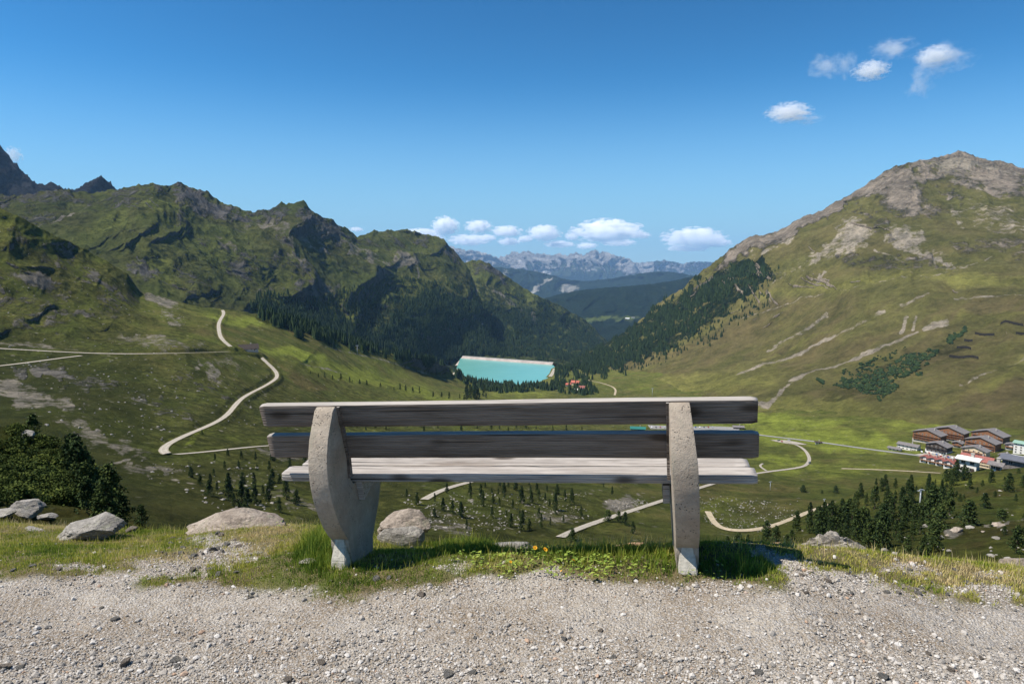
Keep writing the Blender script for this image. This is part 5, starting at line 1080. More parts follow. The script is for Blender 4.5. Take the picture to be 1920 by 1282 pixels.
# forest: uncountable
def forest(name, label, polys, n, Hm, seed, objs, ragged=26, fat=.22, rnd_=False):
    rs = np.random.RandomState(seed); allp = []
    for poly, share in polys:
        m = int(n * share); xs_ = [p_[0] for p_ in poly]; ys_ = [p_[1] for p_ in poly]
        x = rs.uniform(min(xs_), max(xs_), m * 6); y = rs.uniform(min(ys_), max(ys_), m * 6)
        ok = inside(x + fbm(x / 28, y / 18, 4, seed) * ragged * 2, y + fbm(x / 22, y / 22, 4, seed + 2) * ragged, poly) & ((fbm(x / 12, y / 8, 3, seed + 8) * 1.4 + .36) > rs.uniform(0, .5, m * 6))
        for a, b in list(zip(x[ok], y[ok]))[:m]:
            g = hit(a, b, objs)
            if g: allp.append(g[0][:])
    Pn = np.array(allp); k = len(Pn)
    B = []; Fq = []
    for lv, (z0, z1, r_) in enumerate(((.05, .62, 1.), (.35, 1.0, .72))):
        b0 = len(B); B += [(math.cos(a * 1.2566 + lv) * r_, math.sin(a * 1.2566 + lv) * r_, z0) for a in range(5)] + [(0, 0, z1)]
        Fq += [(b0 + j, b0 + (j + 1) % 5, b0 + 5) for j in range(5)]
    B = np.array(B)
    if rnd_: B = IV * (1 + np.random.RandomState(4).uniform(-.25, .25, (12, 1))) * [1, 1, .55] + [0, 0, .3]; Fq = IF.tolist()
    H = Hm * rs.uniform(.6, 1.25, k); rr_ = H * fat * rs.uniform(.75, 1.25, k); a = rs.uniform(0, 6.28, k)
    c_, s_ = np.cos(a)[:, None], np.sin(a)[:, None]
    VV = np.stack([(B[None, :, 0] * c_ - B[None, :, 1] * s_) * rr_[:, None], (B[None, :, 0] * s_ + B[None, :, 1] * c_) * rr_[:, None], B[None, :, 2] * H[:, None]], -1) + Pn[:, None, :]
    Fn = (np.array(Fq)[None] + (np.arange(k) * len(B))[:, None, None]).reshape(-1, 3)
    me = np_mesh(name, VV.reshape(-1, 3), Fn, False); attr(me, 'tint', np.repeat(rs.uniform(0, 1, k), len(B)))
    t = bpy.data.materials.get('forest_needles')
    if not t:
        q = NT('forest_needles', .95, .05); q.col(q.mix(q.attr('tint'), (.014, .028, .014), (.045, .068, .024))); t = q.m
    tag(link(name, me, t), label, None, None, 'stuff')
LS = [o for o in SHEETS if o.name.startswith(('mountain', 'valley'))]
forest('forest', 'dense dark conifer forest on the left mountainside down to the lake', [([(740, 600), (790, 545), (850, 555), (905, 565), (960, 590), (1040, 580), (1095, 605), (1140, 650), (1120, 690), (1040, 672), (870, 668), (850, 690), (760, 660), (700, 650)], .8), ([(470, 560), (560, 590), (640, 600), (720, 630), (800, 670), (850, 690), (700, 660), (600, 640), (480, 590)], .2)], 15000, 17, 61, LS, 26)
forest('forest', 'loose conifers dotted over the higher left mountainside', [([(480, 545), (600, 560), (740, 520), (860, 520), (1000, 560), (1090, 600), (900, 620), (700, 640), (480, 600)], 1)], 2200, 15, 63, LS, 20)
forest('forest', 'dark conifer forest on the lower left flank of the right mountain', [([(1040, 712), (1060, 690), (1180, 620), (1260, 566), (1310, 545), (1300, 590), (1260, 635), (1200, 672), (1120, 702), (1060, 712)], .75), ([(1290, 545), (1330, 520), (1400, 490), (1450, 500), (1420, 528), (1360, 562), (1300, 600)], .22), ([(1120, 690), (1300, 590), (1340, 600), (1230, 665), (1150, 705)], .06)], 6000, 15, 64, LS, 34)
forest('forest', 'loose conifers below the forest edge on the right mountain', [([(1120, 700), (1260, 630), (1420, 530), (1460, 500), (1440, 580), (1340, 640), (1220, 690)], 1)], 500, 12, 65, LS, 10)
forest('forest', 'band of conifers along the near shore of the lake', [([(846, 692), (870, 700), (930, 722), (1000, 722), (1060, 718), (1050, 730), (940, 738), (890, 730), (856, 712)], .75), ([(1040, 712), (1100, 716), (1125, 738), (1090, 742), (1050, 736)], .25)], 900, 16, 66, LS, 5, .25)
forest('dwarf_pines', 'patches of low dwarf pine on the right mountain slope', [([(1560, 722), (1620, 698), (1700, 668), (1760, 650), (1740, 680), (1690, 720), (1640, 752), (1600, 730)], .7), ([(1775, 640), (1800, 612), (1812, 620), (1790, 645)], .15), ([(1530, 715), (1540, 708), (1545, 725)], .03), ([(1580, 700), (1680, 655), (1700, 650), (1600, 705)], .12)], 2600, 3.4, 67, LS, 16, .62, True)

# boulders scattered on the slopes (uncountable)
def scree(name, label, polys, n, s0, s1, seed, objs):
    rs = np.random.RandomState(seed); L = []
    for poly, share in polys:
        m = int(n * share); xs_ = [p_[0] for p_ in poly]; ys_ = [p_[1] for p_ in poly]; x = rs.uniform(min(xs_), max(xs_), m * 5); y = rs.uniform(min(ys_), max(ys_), m * 5)
        ok = inside(x + fbm(x / 28, y / 18, 4, seed) * 40, y + fbm(x / 22, y / 22, 4, seed + 2) * 20, poly) & (fbm(x / 18, y / 7, 3, seed + 5) > rs.uniform(-.25, .3, m * 5))
        for a, b in list(zip(x[ok], y[ok]))[:m]:
            g = hit(a, b, objs)
            if g: L.append(g[0][:])
    Pn = np.array(L); k = len(Pn); s = s0 + (s1 - s0) * rs.uniform(0, 1, k) ** 3
    bv = IV * (1 + rs.uniform(-.25, .25, (12, 1))); sc = np.stack([s * rs.uniform(.8, 1.4, k), s * rs.uniform(.7, 1.2, k), s * rs.uniform(.4, .8, k)], -1)
    VV = np.einsum('nij,nkj->nki', rot_rand(k), bv[None] * sc[:, None, :]) + Pn[:, None, :]
    me = np_mesh(name, VV.reshape(-1, 3), (IF[None] + (np.arange(k) * 12)[:, None, None]).reshape(-1, 3), False)
    tag(link(name, me, M_scree), label, None, None, 'stuff')
t = NT('slope_boulder', .95, .1); M_scree = t.col(t.mix(t.ss(t.noise(t.pos(), .4, 5, .7), .3, .7), (.17, .155, .13), (.33, .305, .265)))
scree('boulder_field', 'pale boulders strewn over the left hillside', [([(0, 640), (200, 630), (420, 650), (470, 700), (560, 730), (480, 800), (300, 840), (100, 800), (0, 760)], .55), ([(270, 540), (330, 560), (350, 600), (310, 610)], .12), ([(0, 420), (150, 480), (280, 600), (0, 620)], .15), ([(200, 860), (560, 870), (560, 960), (400, 950)], .18)], 1000, .25, 1.2, 71, VA)
scree('boulder_field', 'small pale boulders on the slope under the bench', [([(750, 930), (1100, 920), (1120, 970), (900, 1000), (800, 990)], .5), ([(1300, 930), (1500, 940), (1450, 1000), (1330, 990)], .3), ([(1130, 935), (1215, 935), (1205, 955), (1150, 960)], .2)], 1500, .2, .75, 72, VA)
scree('boulder_field', 'pale rocks dotted over the right slope', [([(1450, 990), (1920, 890), (1920, 1050), (1400, 1040)], 1)], 90, .12, .7, 73, NS)
for x, y, w_, lb in ((1793, 994, 26, 'beige rock on the slope right of the dense stand'), (1870, 985, 30, 'long pale rock slab on the right slope'), (1776, 1003, 9, 'small pale rock below the beige rock'), (1843, 997, 9, 'small white rock right of the beige rock')):
    g = hit(x, y, NS)
    if g: rock_at('rock', x, y, w_, w_ * .45, g[0].y, int(x), M_rock_p, lb, 'rock', cuts=12, sub=3)
#PART3
# ------------------------------------------------------------------ houses
M_timber = plain('brown_timber', (.24, .11, .05), .8, .3, 1.2); M_timber_d = plain('dark_timber', (.06, .045, .035), .8, .3, 1.2)
M_white = plain('white_render', (.74, .71, .66), .85, .08, .6); M_cream = plain('cream_render', (.72, .58, .38), .85, .1, .6)
M_slate = plain('grey_shingle_roof', (.17, .155, .15), .85, .25, 1.5); M_red = plain('red_brown_roof', (.27, .095, .075), .8, .25, 1.2); M_redb = plain('bright_red_roof', (.42, .12, .08), .8, .2, 1.2)
M_glass = plain('window_glass', (.03, .035, .045), .2, .2, 1, spec=.6); M_frame = plain('window_frame', (.5, .45, .38), .7, .1, 2); M_green = plain('green_roof', (.22, .34, .27), .8, .15, 1)
M_stone = plain('stone_base', (.42, .39, .34), .9, .2, .8)
def box(bm, c, s, rot=None):
    m = Matrix.Translation(c) @ Matrix.Diagonal((s[0], s[1], s[2], 1)); bmesh.ops.create_cube(bm, size=1, matrix=m)
def gable(bm, w_, d, z0, rise, over, th, along='X', off=(0, 0)):
    """solid gable roof slab; ridge runs along X or Y"""
    W, D = w_ / 2 + over, d / 2 + over
    if along == 'X': prof_ = [(-D, z0 - over * rise / (d / 2)), (0, z0 + rise), (D, z0 - over * rise / (d / 2))]; L = W
    else: prof_ = [(-W, z0 - over * rise / (w_ / 2)), (0, z0 + rise), (W, z0 - over * rise / (w_ / 2))]; L = D
    q = prof_ + [(a, b + th) for a, b in prof_[::-1]]; R1 = []
    for s_ in (-1, 1):
        R1.append([bm.verts.new((s_ * L + off[0], a + off[1], b) if along == 'X' else (a + off[0], s_ * L + off[1], b)) for a, b in q])
    n = len(q)
    for i in range(n): bm.faces.new((R1[0][i], R1[0][(i + 1) % n], R1[1][(i + 1) % n], R1[1][i]))
    for rr in R1:
        bm.faces.new((rr[0], rr[1], rr[4], rr[5])); bm.faces.new((rr[1], rr[2], rr[3], rr[4]))
def gable_walls(bm, w_, d, h, rise, along, off=(0, 0)):
    z = -3
    if along == 'X': pr = [(-d / 2, z), (-d / 2, h), (0, h + rise), (d / 2, h), (d / 2, z)]; L = w_ / 2
    else: pr = [(-w_ / 2, z), (-w_ / 2, h), (0, h + rise), (w_ / 2, h), (w_ / 2, z)]; L = d / 2
    A = [[bm.verts.new((s_ * L + off[0], a + off[1], b) if along == 'X' else (a + off[0], s_ * L + off[1], b)) for a, b in pr] for s_ in (-1, 1)]
    for rr in A: bm.faces.new(rr)
    for i in range(4): bm.faces.new((A[0][i], A[0][i + 1], A[1][i + 1], A[1][i]))
WINS = {}
def window_mesh(w_, h, face='Y'):
    k = (round(w_, 1), round(h, 1), face)
    if k not in WINS:
        bm = bmesh.new()
        for c, s in (((0, 0, h / 2), (w_, .16, .14)), ((0, 0, -h / 2), (w_, .16, .14)), ((w_ / 2, 0, 0), (.14, .16, h)), ((-w_ / 2, 0, 0), (.14, .16, h)), ((0, 0, 0), (.08, .12, h))): box(bm, c, s)
        nf = len(bm.faces); box(bm, (0, .02, 0), (w_ - .1, .08, h - .1)); me = bpy.data.meshes.new('window'); bm.to_mesh(me); bm.free()
        me.materials.append(M_frame); me.materials.append(M_glass)
        for i, p_ in enumerate(me.polygons): p_.material_index = 1 if i >= nf else 0
        if face == 'X': me.transform(Matrix.Rotation(math.pi / 2, 4, 'Z'))
        WINS[k] = me
    return WINS[k]
def house(px, py, wpx, label, rz=0, floors=3, aspect=.6, along='Y', walls=None, roof=None, balcony=None, lower=None, objs=None, name='chalet', cat='house', group=None, rise=.16, fh=2.9, side_win=True, nwin=None, hz=None, base=True, dist=None):
    g = hit(px, py, objs or SHEETS)
    if not g: return None
    b = g[0]; r_ = math.hypot(b.x, b.y); w_ = wpx / FPX * r_; d = w_ * aspect; h = hz or floors * fh
    az = math.atan2(b.x, b.y); e = empty(name, b, -az + R(rz)); tag(e, label, cat, group)
    ri = rise * (w_ if along == 'Y' else d)
    bm = bmesh.new(); gable_walls(bm, w_, d, h, ri, along); bmesh.ops.recalc_face_normals(bm, faces=bm.faces); bm_obj('wall', bm, walls or M_timber, e, False)
    if lower: bm = bmesh.new(); box(bm, (0, 0, fh / 2 - 1.5), (w_ + .3, d + .3, fh + 3)); bm_obj('ground_floor', bm, lower, e, False)
    bm = bmesh.new(); gable(bm, w_, d, h, ri, 1.3, .35, along); bmesh.ops.recalc_face_normals(bm, faces=bm.faces); rf = bm_obj('roof', bm, roof or M_slate, e, False)
    bm = bmesh.new(); box(bm, (w_ * .15, d * .1, h + ri * .9 + .6), (1.1, 1.1, 2.4)); box(bm, (w_ * .15, d * .1, h + ri * .9 + 1.9), (1.4, 1.4, .2)); bm_obj('chimney', bm, M_stone, rf, False)
    nw = nwin or max(2, int(w_ / 4.2))
    for f in range(floors):
        z = fh * f + fh * .55
        for i in range(nw):
            x = (i + .5) / nw * w_ - w_ / 2; o = bpy.data.objects.new('window', window_mesh(1.5, 1.5)); COL.objects.link(o); o.parent = e; o.location = (x, -d / 2 - (.2 if (f == 0 and lower) else .06), z)
        if balcony is not False and f > 0:
            bm = bmesh.new(); box(bm, (0, -d / 2 - .75, fh * f - .02), (w_ * .94, 1.5, .16)); box(bm, (0, -d / 2 - 1.46, fh * f + .55), (w_ * .94, .1, .9))
            for k in range(6): box(bm, ((k / 5 - .5) * w_ * .92, -d / 2 - 1.4, fh * f + 1.6), (.16, .16, 2.3))
            bm_obj('balcony', bm, balcony or M_timber, e, False)
    if side_win:
        for f in range(floors):
            for i in range(3):
                for s_ in (-1,):
                    o = bpy.data.objects.new('window', window_mesh(1.4, 1.4, 'X')); COL.objects.link(o); o.parent = e; o.location = (s_ * (w_ / 2 + (.2 if (f == 0 and lower) else .06)), (i - 1) * d * .28, fh * f + fh * .55)
    bm = bmesh.new(); box(bm, (w_ * .3, -d / 2 - .22, 1.05), (1.2, .12, 2.1)); bm_obj('door', bm, M_timber_d, e, False)
    return e
vg_ = 'brown timber apartment chalets of the village'
house(1742, 828, 42, 'leftmost brown timber chalet with grey roof in the village', -24, 4, .5, 'Y', M_timber, M_slate, M_timber, M_stone, group=vg_)
house(1782, 823, 44, 'brown timber chalet behind and right of the leftmost one', -20, 4, .5, 'Y', M_timber, M_slate, M_timber, M_stone, group=vg_)
house(1856, 830, 44, 'brown timber chalet at the back right of the village', -24, 4, .5, 'Y', M_timber, M_slate, M_timber, M_stone, group=vg_)
house(1842, 844, 42, 'brown chalet with pale lower floors in front of the back right one', -22, 4, .5, 'Y', M_timber, M_slate, M_timber, M_cream, group=vg_)
house(1704, 842, 30, 'low grey roofed building with long white annex at the village entrance', -20, 2, .5, 'X', M_white, M_slate, False, None, name='house')
house(1678, 844, 18, 'small white flat annex left of the low grey roofed building', -20, 1, .5, 'X', M_white, M_slate, False, None, name='house')
house(1760, 847, 32, 'dark gabled inn with white ground floor facing the parking area', -24, 3, .6, 'Y', M_timber_d, M_slate, M_timber_d, M_white, name='inn')
for k in range(4):
    house(1737 + k * 15, 866 + k * 3.2, 14, ('leftmost', 'second', 'third', 'rightmost')[k] + ' unit of the low terrace with red brown roofs below the parking', -22, 2, 1.1, 'Y', M_white, M_red, M_timber, None, name='terraced_house', group='row of houses with red brown roofs', rise=.22)
house(1828, 861, 34, 'tall cream apartment house with balconies in the village middle', -18, 4, .5, 'Y', M_cream, M_slate, M_timber, None, name='apartment_house')
house(1832, 876, 42, 'cream hotel with long red brown roof and white dormers', -18, 3, .45, 'X', M_cream, M_red, M_cream, M_white, name='hotel', rise=.3)
house(1922, 850, 26, 'white hotel with rows of red shutters and green roof at the right edge', -14, 4, .7, 'X', M_white, M_green, False, None, name='hotel', rise=.12)
house(1912, 862, 36, 'long low white flat building in front of the white hotel', -14, 1, .4, 'X', M_white, M_white, False, None, name='house', rise=.04)
house(1916, 874, 44, 'long building with dark grey roof at the lower right of the village', -14, 1, .6, 'X', M_slate, plain('dark_blue_roof', (.12, .125, .145), .6, .1, 1), False, None, name='house', rise=.10)
house(1816, 884, 24, 'small white chalet in front of the cream hotel', -14, 2, .7, 'X', M_white, M_white, False, None, name='house', rise=.1)
house(1896, 842, 14, 'small white house left of the white hotel with green roof', -14, 2, .7, 'Y', M_white, M_slate, M_timber, None, name='house')
house(1884, 862, 13, 'small brown house between the red brown roofed hotel and the white flat building', -16, 2, .8, 'Y', M_timber, M_slate, M_timber, M_white, name='house')
house(1868, 882, 12, 'small white house lowest in the village near the pines', -14, 1, .8, 'X', M_white, M_slate, False, None, name='house', rise=.2)
house(1796, 838, 13, 'small timber house between the dark gabled inn and the brown chalets', -18, 2, .8, 'Y', M_timber, M_slate, M_timber, M_stone, name='house')
house(1534, 832, 9, 'tiny white road shelter beside the asphalt road in the meadow', 5, 1, .6, 'X', M_white, M_timber_d, False, None, name='shelter', cat='shelter', side_win=False)
house(1384, 803, 18, 'dark roofed hut seen in the slot between the backrest boards', 10, 1, .6, 'X', M_timber_d, M_slate, False, None, name='hut', cat='hut')
house(466, 657, 30, 'dark roofed mountain hut with white gable ends where the gravel roads meet', 10, 1, .42, 'X', M_white, M_timber_d, False, M_stone, name='mountain_hut', cat='hut', rise=.5, fh=3.2, objs=VA)
house(1079, 722, 15, 'lake hotel with bright red roof', -20, 3, .7, 'X', M_cream, M_redb, False, None, name='hotel', rise=.3)
house(1091, 732, 12, 'house with dusky red roof right of the lake hotel', -10, 3, .8, 'X', M_white, M_red, False, None, name='house', rise=.3)
house(1066, 724, 9, 'small red roofed house left of the lake hotel', -10, 2, .8, 'X', M_white, M_redb, False, None, name='house', rise=.3)
house(1082, 735, 9, 'small white house in front of the red roofed lake hotel', 0, 2, .8, 'X', M_white, M_white, False, None, name='house', rise=.3)
house(1196, 806, 26, 'teal tarpaulin roofed shelter seen in the slot between the boards', 0, 1, .4, 'X', plain('teal_tarp', (.02, .12, .11), .6, .15, 1), plain('teal_roof', (.02, .15, .13), .6, .15, 1), False, None, name='shelter', cat='shelter', rise=.25, side_win=False)
house(903, 607, 5, 'tiny pale alpine hut in the clearing of the left forest', 0, 1, .8, 'X', M_white, M_slate, False, None, name='hut', cat='hut', side_win=False)
house(1176, 598, 8, 'pale house cluster far down the valley, left one', 0, 2, .8, 'X', M_white, M_white, False, None, name='house', side_win=False)
house(1187, 596, 6, 'pale house cluster far down the valley, right one', 0, 2, .8, 'X', M_white, M_slate, False, None, name='house', side_win=False)

# ------------------------------------------------------------------ parked cars
CARS = []
M_tyre = plain('tyre', (.02, .02, .02), .9, .1, 5); M_cg = plain('car_glass', (.02, .025, .03), .1, .1, 2, spec=.6)
for i, c in enumerate(((.7, .7, .7), (.05, .06, .08), (.25, .03, .02), (.35, .36, .38), (.03, .08, .22))):
    bm = bmesh.new(); pr = [(-2.1, .35), (-2.15, .75), (-1.2, .95), (-.6, 1.42), (1.0, 1.45), (1.7, 1.0), (2.15, .9), (2.15, .35)]
    A = [[bm.verts.new((x, s_ * (.85 if z < 1.1 else .68), z)) for x, z in pr] for s_ in (-1, 1)]
    for rr in A: bm.faces.new(rr)
    for j in range(8): bm.faces.new((A[0][j], A[0][(j + 1) % 8], A[1][(j + 1) % 8], A[1][j]))
    bmesh.ops.recalc_face_normals(bm, faces=bm.faces); me = bpy.data.meshes.new('body'); bm.to_mesh(me); bm.free(); me.materials.append(plain('car_paint', c, .35, .05, 1, spec=.5))
    bm = bmesh.new()
    for s_ in (-1, 1):
        v = [bm.verts.new((x, s_ * (y + .02), z)) for x, y, z in ((-1.0, .8, 1.02), (-.55, .70, 1.36), (.95, .70, 1.38), (1.5, .8, 1.02))]; bm.faces.new(v)
    gm = bpy.data.meshes.new('side_window'); bm.to_mesh(gm); bm.free(); gm.materials.append(M_cg)
    bm = bmesh.new(); bmesh.ops.create_cone(bm, cap_ends=True, segments=12, radius1=.33, radius2=.33, depth=.22, matrix=Matrix.Rotation(math.pi / 2, 4, 'X')); wm = bpy.data.meshes.new('wheel'); bm.to_mesh(wm); bm.free(); wm.materials.append(M_tyre)
    CARS.append((me, gm, wm))
def car(px, py, rz, label, group, k):
    g = hit(px, py, VA)
    if not g: return
    me, gm, wm = CARS[k % 5]; e = empty('parked_car', g[0] + Vector((0, 0, .75)), rz); tag(e, label, 'car', group)
    for nm, m_ in (('body', me), ('side_window', gm)): o = bpy.data.objects.new(nm, m_); COL.objects.link(o); o.parent = e
    for x in (-1.35, 1.35):
        for y in (-.78, .78): o = bpy.data.objects.new('wheel', wm); COL.objects.link(o); o.parent = e; o.location = (x, y, .33)
for k in range(9): car(1728 + k * 7, 848.5 + k * 1.3, 1.2, 'car parked in the row on the village parking area', 'cars on the village parking area', k)
for k in range(6): car(1764 + k * 7, 857 + k * 1.1, 1.3, 'car in the second row near the red brown roofs', 'cars in the second row near the red brown roofs', k + 2)
for k, (x, y) in enumerate(((1460, 827), (1466, 829), (1479, 827))): car(x, y, .3 + k, 'car parked on the gravel area beside the meadow road', 'cars beside the meadow road', k + 1)
car(1518, 869, .9, 'dark car driving the bend of the pale meadow road', None, 1)
for k in range(9): car(1222 + k * 8 + (50 if k > 3 else 0), 802, 1.4, 'car parked on the long area seen between the backrest boards', 'cars seen between the backrest boards', k)

# ------------------------------------------------------------------ cable pylons, avalanche barriers
M_steel = plain('galvanised_steel', (.50, .52, .52), .5, .1, 2, metal=.3)
def pylon(px, py, hpx, label, objs):
    g = hit(px, py, objs)
    if not g: return
    r_ = math.hypot(g[0].x, g[0].y); H = hpx / FPX * r_; e = empty('cable_pylon', g[0], .5); tag(e, label, 'pylon', 'cable lift pylons')
    bm = bmesh.new(); bmesh.ops.create_cone(bm, cap_ends=True, segments=10, radius1=H * .04, radius2=H * .025, depth=H + .6, matrix=Matrix.Translation((0, 0, H / 2 - .3))); bm_obj('mast', bm, M_steel, e)
    bm = bmesh.new(); box(bm, (0, 0, H), (H * .36, H * .035, H * .04)); box(bm, (0, 0, H * 1.03), (H * .2, H * .03, H * .03)); ca = bm_obj('crossarm', bm, M_steel, e, False)
    for s_ in (-1, 1):
        bm = bmesh.new()
        for j in range(4): bmesh.ops.create_cone(bm, cap_ends=True, segments=8, radius1=H * .016, radius2=H * .016, depth=H * .012, matrix=Matrix.Translation((s_ * H * .17, (j - 1.5) * H * .045, H * .985)) @ Matrix.Rotation(math.pi / 2, 4, 'Y'))
        bm_obj('roller_battery', bm, M_steel, ca)
pylon(1724, 956, 34, 'tall grey cable lift pylon among the pines', NS); pylon(1545, 951, 15, 'small cable lift pylon at the earth trail', VA); pylon(1444, 919, 16, 'cable lift pylon in the meadow right of the bench seat', VA)
pylon(1223, 742, 14, 'thin mast on the meadow above the right part of the bench', VA)
pylon(670, 664, 16, 'thin brown mast on the grassy pasture spur', VA)
M_rust = plain('dark_barrier_steel', (.022, .018, .016), .8, .2, 1)
def barrier(x0, y0, x1, y1, label):
    a, b = hit(x0, y0, SHEETS), hit(x1, y1, SHEETS)
    if not a or not b: return
    a, b = a[0], b[0]; d = b - a; n = max(2, int(Vector((d.x, d.y)).length / 8)); e = empty('avalanche_barrier', a); tag(e, label, 'barrier', 'avalanche barriers on the right mountainside')
    up = Vector((0, 0, 1)); L = []
    for i in range(n + 1):
        q = a + d * (i / n); z = down(q.x, q.y, SHEETS); L.append(Vector((q.x, q.y, z.z if z else q.z)) - a)
    for p_ in L: bm = bmesh.new(); box(bm, p_ + Vector((0, 0, 2)), (.5, .5, 5)); bm_obj('post', bm, M_rust, e, False)
    bm = bmesh.new()
    for h in (1.0, 2.1, 3.2, 4.2):
        for p_, q in zip(L[:-1], L[1:]):
            v = [bm.verts.new(p_ + up * h), bm.verts.new(q + up * h), bm.verts.new(q + up * (h + 1.0)), bm.verts.new(p_ + up * (h + 1.0))]; bm.faces.new(v)
    bm_obj('rail', bm, M_rust, e, False)
for (a, b, c, d, lb) in ((1828, 627, 1864, 630, 'upper long dark avalanche barrier on the right mountainside'), (1876, 609, 1918, 612, 'topmost dark barrier near the right edge'), (1808, 640, 1823, 641, 'short dark barrier between two longer ones'), (1794, 654, 1820, 656, 'middle dark avalanche barrier'), (1780, 670, 1834, 674, 'lowest long dark avalanche barrier'), (1905, 627, 1925, 628, 'dark barrier cut by the right edge')):
    barrier(a, b, c, d, lb)

# ------------------------------------------------------------------ clouds (real volumes far behind the mountains)
def cloud_mat(name, dens, thr, nscale, soft=.25):
    m = bpy.data.materials.new(name); m.use_nodes = True; n = m.node_tree; n.nodes.clear(); L = n.links.new
    out = n.nodes.new('ShaderNodeOutputMaterial'); v = n.nodes.new('ShaderNodeVolumePrincipled'); L(v.outputs[0], out.inputs['Volume'])
    v.inputs['Color'].default_value = (.995, .995, 1, 1); v.inputs['Anisotropy'].default_value = .0
    tc = n.nodes.new('ShaderNodeTexCoord'); oi = n.nodes.new('ShaderNodeObjectInfo')
    ad = n.nodes.new('ShaderNodeVectorMath'); ad.operation = 'ADD'; L(tc.outputs['Object'], ad.inputs[0])
    cx = n.nodes.new('ShaderNodeVectorMath'); cx.operation = 'SCALE'; L(oi.outputs['Location'], cx.inputs[0]); cx.inputs['Scale'].default_value = .0013; L(cx.outputs[0], ad.inputs[1])
    no = n.nodes.new('ShaderNodeTexNoise'); L(ad.outputs[0], no.inputs[0]); no.inputs['Scale'].default_value = nscale; no.inputs['Detail'].default_value = 6; no.inputs['Roughness'].default_value = .66
    ln = n.nodes.new('ShaderNodeVectorMath'); ln.operation = 'LENGTH'; L(tc.outputs['Object'], ln.inputs[0])
    def M(op, a, b, cl=False):
        q = n.nodes.new('ShaderNodeMath'); q.operation = op; q.use_clamp = cl
        for i, x in enumerate((a, b)):
            if isinstance(x, (int, float)): q.inputs[i].default_value = x
            else: L(x, q.inputs[i])
        return q.outputs[0]
    f = M('SUBTRACT', M('SUBTRACT', 1.0, ln.outputs['Value']), M('MULTIPLY', M('SUBTRACT', .60, no.outputs['Fac']), 3.1))
    mr = n.nodes.new('ShaderNodeMapRange'); mr.interpolation_type = 'SMOOTHSTEP'; L(f, mr.inputs[0]); mr.inputs[1].default_value = thr; mr.inputs[2].default_value = thr + soft; mr.inputs[4].default_value = dens
    L(mr.outputs[0], v.inputs['Density']); return m
bm = bmesh.new(); bmesh.ops.create_icosphere(bm, subdivisions=3, radius=1); CM = bpy.data.meshes.new('cloud'); bm.to_mesh(CM); bm.free()
MC1 = cloud_mat('cumulus', .010, .0, 3.6, .16); MC2 = cloud_mat('wispy_cloud', .0035, .0, 1.7, .6)
CMS = {}
def cloud(px, py, wpx, hpx, dist, label, wisp=False, group=None, tilt=0):
    x, y, z = P(px, py, dist); m_ = MC2 if wisp else MC1
    if m_.name not in CMS:
        c = CM.copy(); c.materials.append(m_); CMS[m_.name] = c
    o = link('cloud', CMS[m_.name]); s_ = dist / FPX
    o.location = (x, y, z); o.scale = (wpx * .58 * s_, wpx * .45 * s_, hpx * .62 * s_); o.rotation_euler = (0, R(tilt), -math.atan2(x, y))
    tag(o, label, 'cloud', group)
cloud(1138, 433, 125, 40, 45000, 'largest white cumulus over the right end of the pale limestone range')
cloud(835, 424, 50, 34, 45000, 'tall rounded cumulus above the left mountain shoulder')
cloud(897, 425, 50, 24, 45000, 'compact round cumulus right of the tall rounded one')
cloud(950, 434, 56, 20, 46000, 'flat cumulus in the row between the compact one and the twin one')
cloud(1020, 437, 62, 28, 46000, 'broad cumulus with twin tops above the limestone range')
cloud(880, 450, 76, 20, 47000, 'low ragged cloud bank beside the left mountain shoulder')
cloud(955, 453, 44, 14, 47000, 'small low cloud under the flat cumulus')
cloud(1050, 458, 56, 12, 47000, 'thin low cloud right above the limestone peaks')
cloud(1100, 461, 40, 12, 47000, 'small low cloud under the largest cumulus')
cloud(1300, 446, 110, 34, 46000, 'grey and white broken cumulus left of the right mountain')
cloud(1290, 466, 76, 10, 47000, 'thin flat cloud streak under the broken grey cumulus')
cloud(1200, 441, 40, 12, 46000, 'small cloud tail right of the largest cumulus')
cloud(790, 436, 70, 14, 47000, 'low white cloud peeking over the left mountain ridge')
cloud(668, 430, 26, 8, 47000, 'tiny cloud above the notch of the left range')
cloud(812, 447, 44, 16, 47000, 'small puff between the tall rounded cumulus and the ridge')
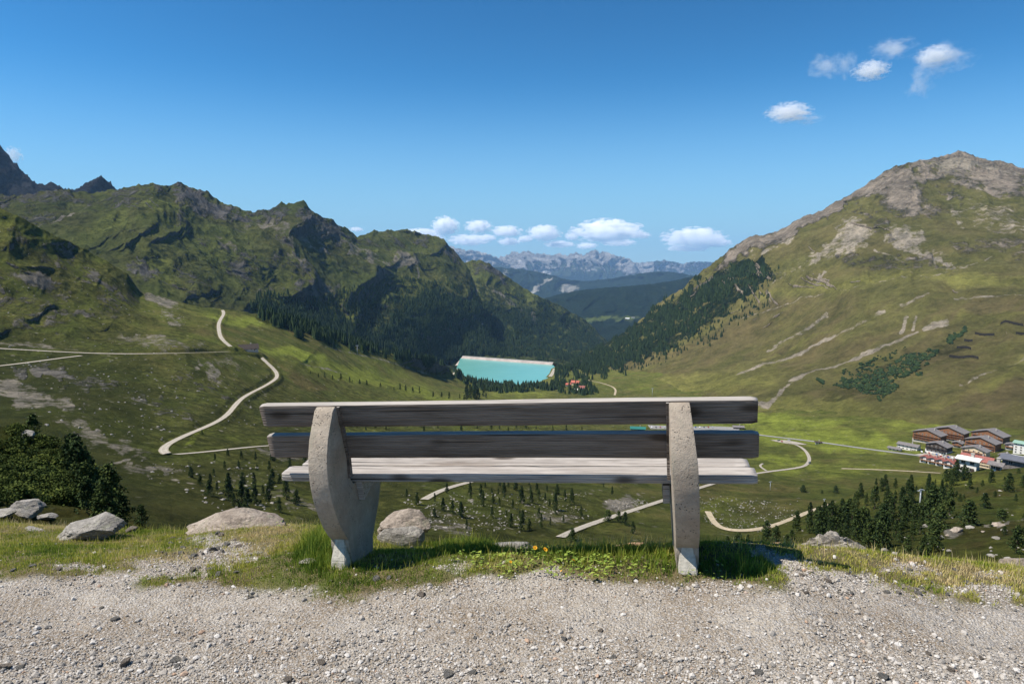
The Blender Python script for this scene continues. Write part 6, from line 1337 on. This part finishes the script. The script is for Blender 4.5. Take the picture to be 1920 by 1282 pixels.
cloud(914, 446, 34, 12, 47000, 'small puff between the compact cumulus and the flat one')
cloud(985, 448, 30, 12, 47000, 'little puff left of the twin topped cumulus')
cloud(1072, 443, 26, 16, 46000, 'small rounded puff between the twin topped and the largest cumulus')
cloud(1160, 455, 60, 12, 47500, 'thin bright band under the largest cumulus right part')
cloud(1345, 455, 50, 16, 46000, 'ragged puff right of the broken grey cumulus')
cloud(735, 441, 30, 9, 47000, 'tiny cloud peeking over the ridge left of the low white one')
cloud(24, 291, 26, 24, 9000, 'small white cloud touching the craggy peak at the left edge')
cloud(1478, 211, 74, 30, 9000, 'pale drifting cloud lowest of the upper right group', False)
cloud(1515, 224, 54, 18, 9000, 'thin tail right of the lowest upper right cloud', True)
cloud(1634, 132, 56, 30, 9000, 'dense little cloud in the middle of the upper right group', False)
cloud(1672, 92, 74, 34, 9000, 'wispy hooked cloud above the dense little one', True)
cloud(1548, 124, 60, 44, 9000, 'faint wisp farthest left in the upper right group', True)
cloud(1586, 122, 36, 50, 9000, 'faint upright wisp beside the farthest left one', True)
cloud(1766, 112, 92, 50, 9000, 'largest ragged cloud at the far upper right', True)
cloud(1752, 104, 50, 26, 9000, 'bright core at the left of the largest ragged cloud', False)
cloud(1726, 158, 44, 44, 9000, 'small torn cloud below the largest ragged one', True)

# ------------------------------------------------------------------ haze
me = bpy.data.meshes.new('haze'); bm = bmesh.new(); box(bm, (0, 16500, (-1252 + 1250) / 2), (86000, 41000, 2502)); bm.to_mesh(me); bm.free()
m = bpy.data.materials.new('haze'); m.use_nodes = True; m.node_tree.nodes.clear(); out = m.node_tree.nodes.new('ShaderNodeOutputMaterial'); v = m.node_tree.nodes.new('ShaderNodeVolumePrincipled')
v.inputs['Color'].default_value = (.38, .65, 1, 1); v.inputs['Density'].default_value = 2.1e-5; v.inputs['Anisotropy'].default_value = .0
m.node_tree.links.new(v.outputs[0], out.inputs['Volume']); hz_ = link('haze', me, m); tag(hz_, 'thin blue mountain haze', None, None, 'stuff')
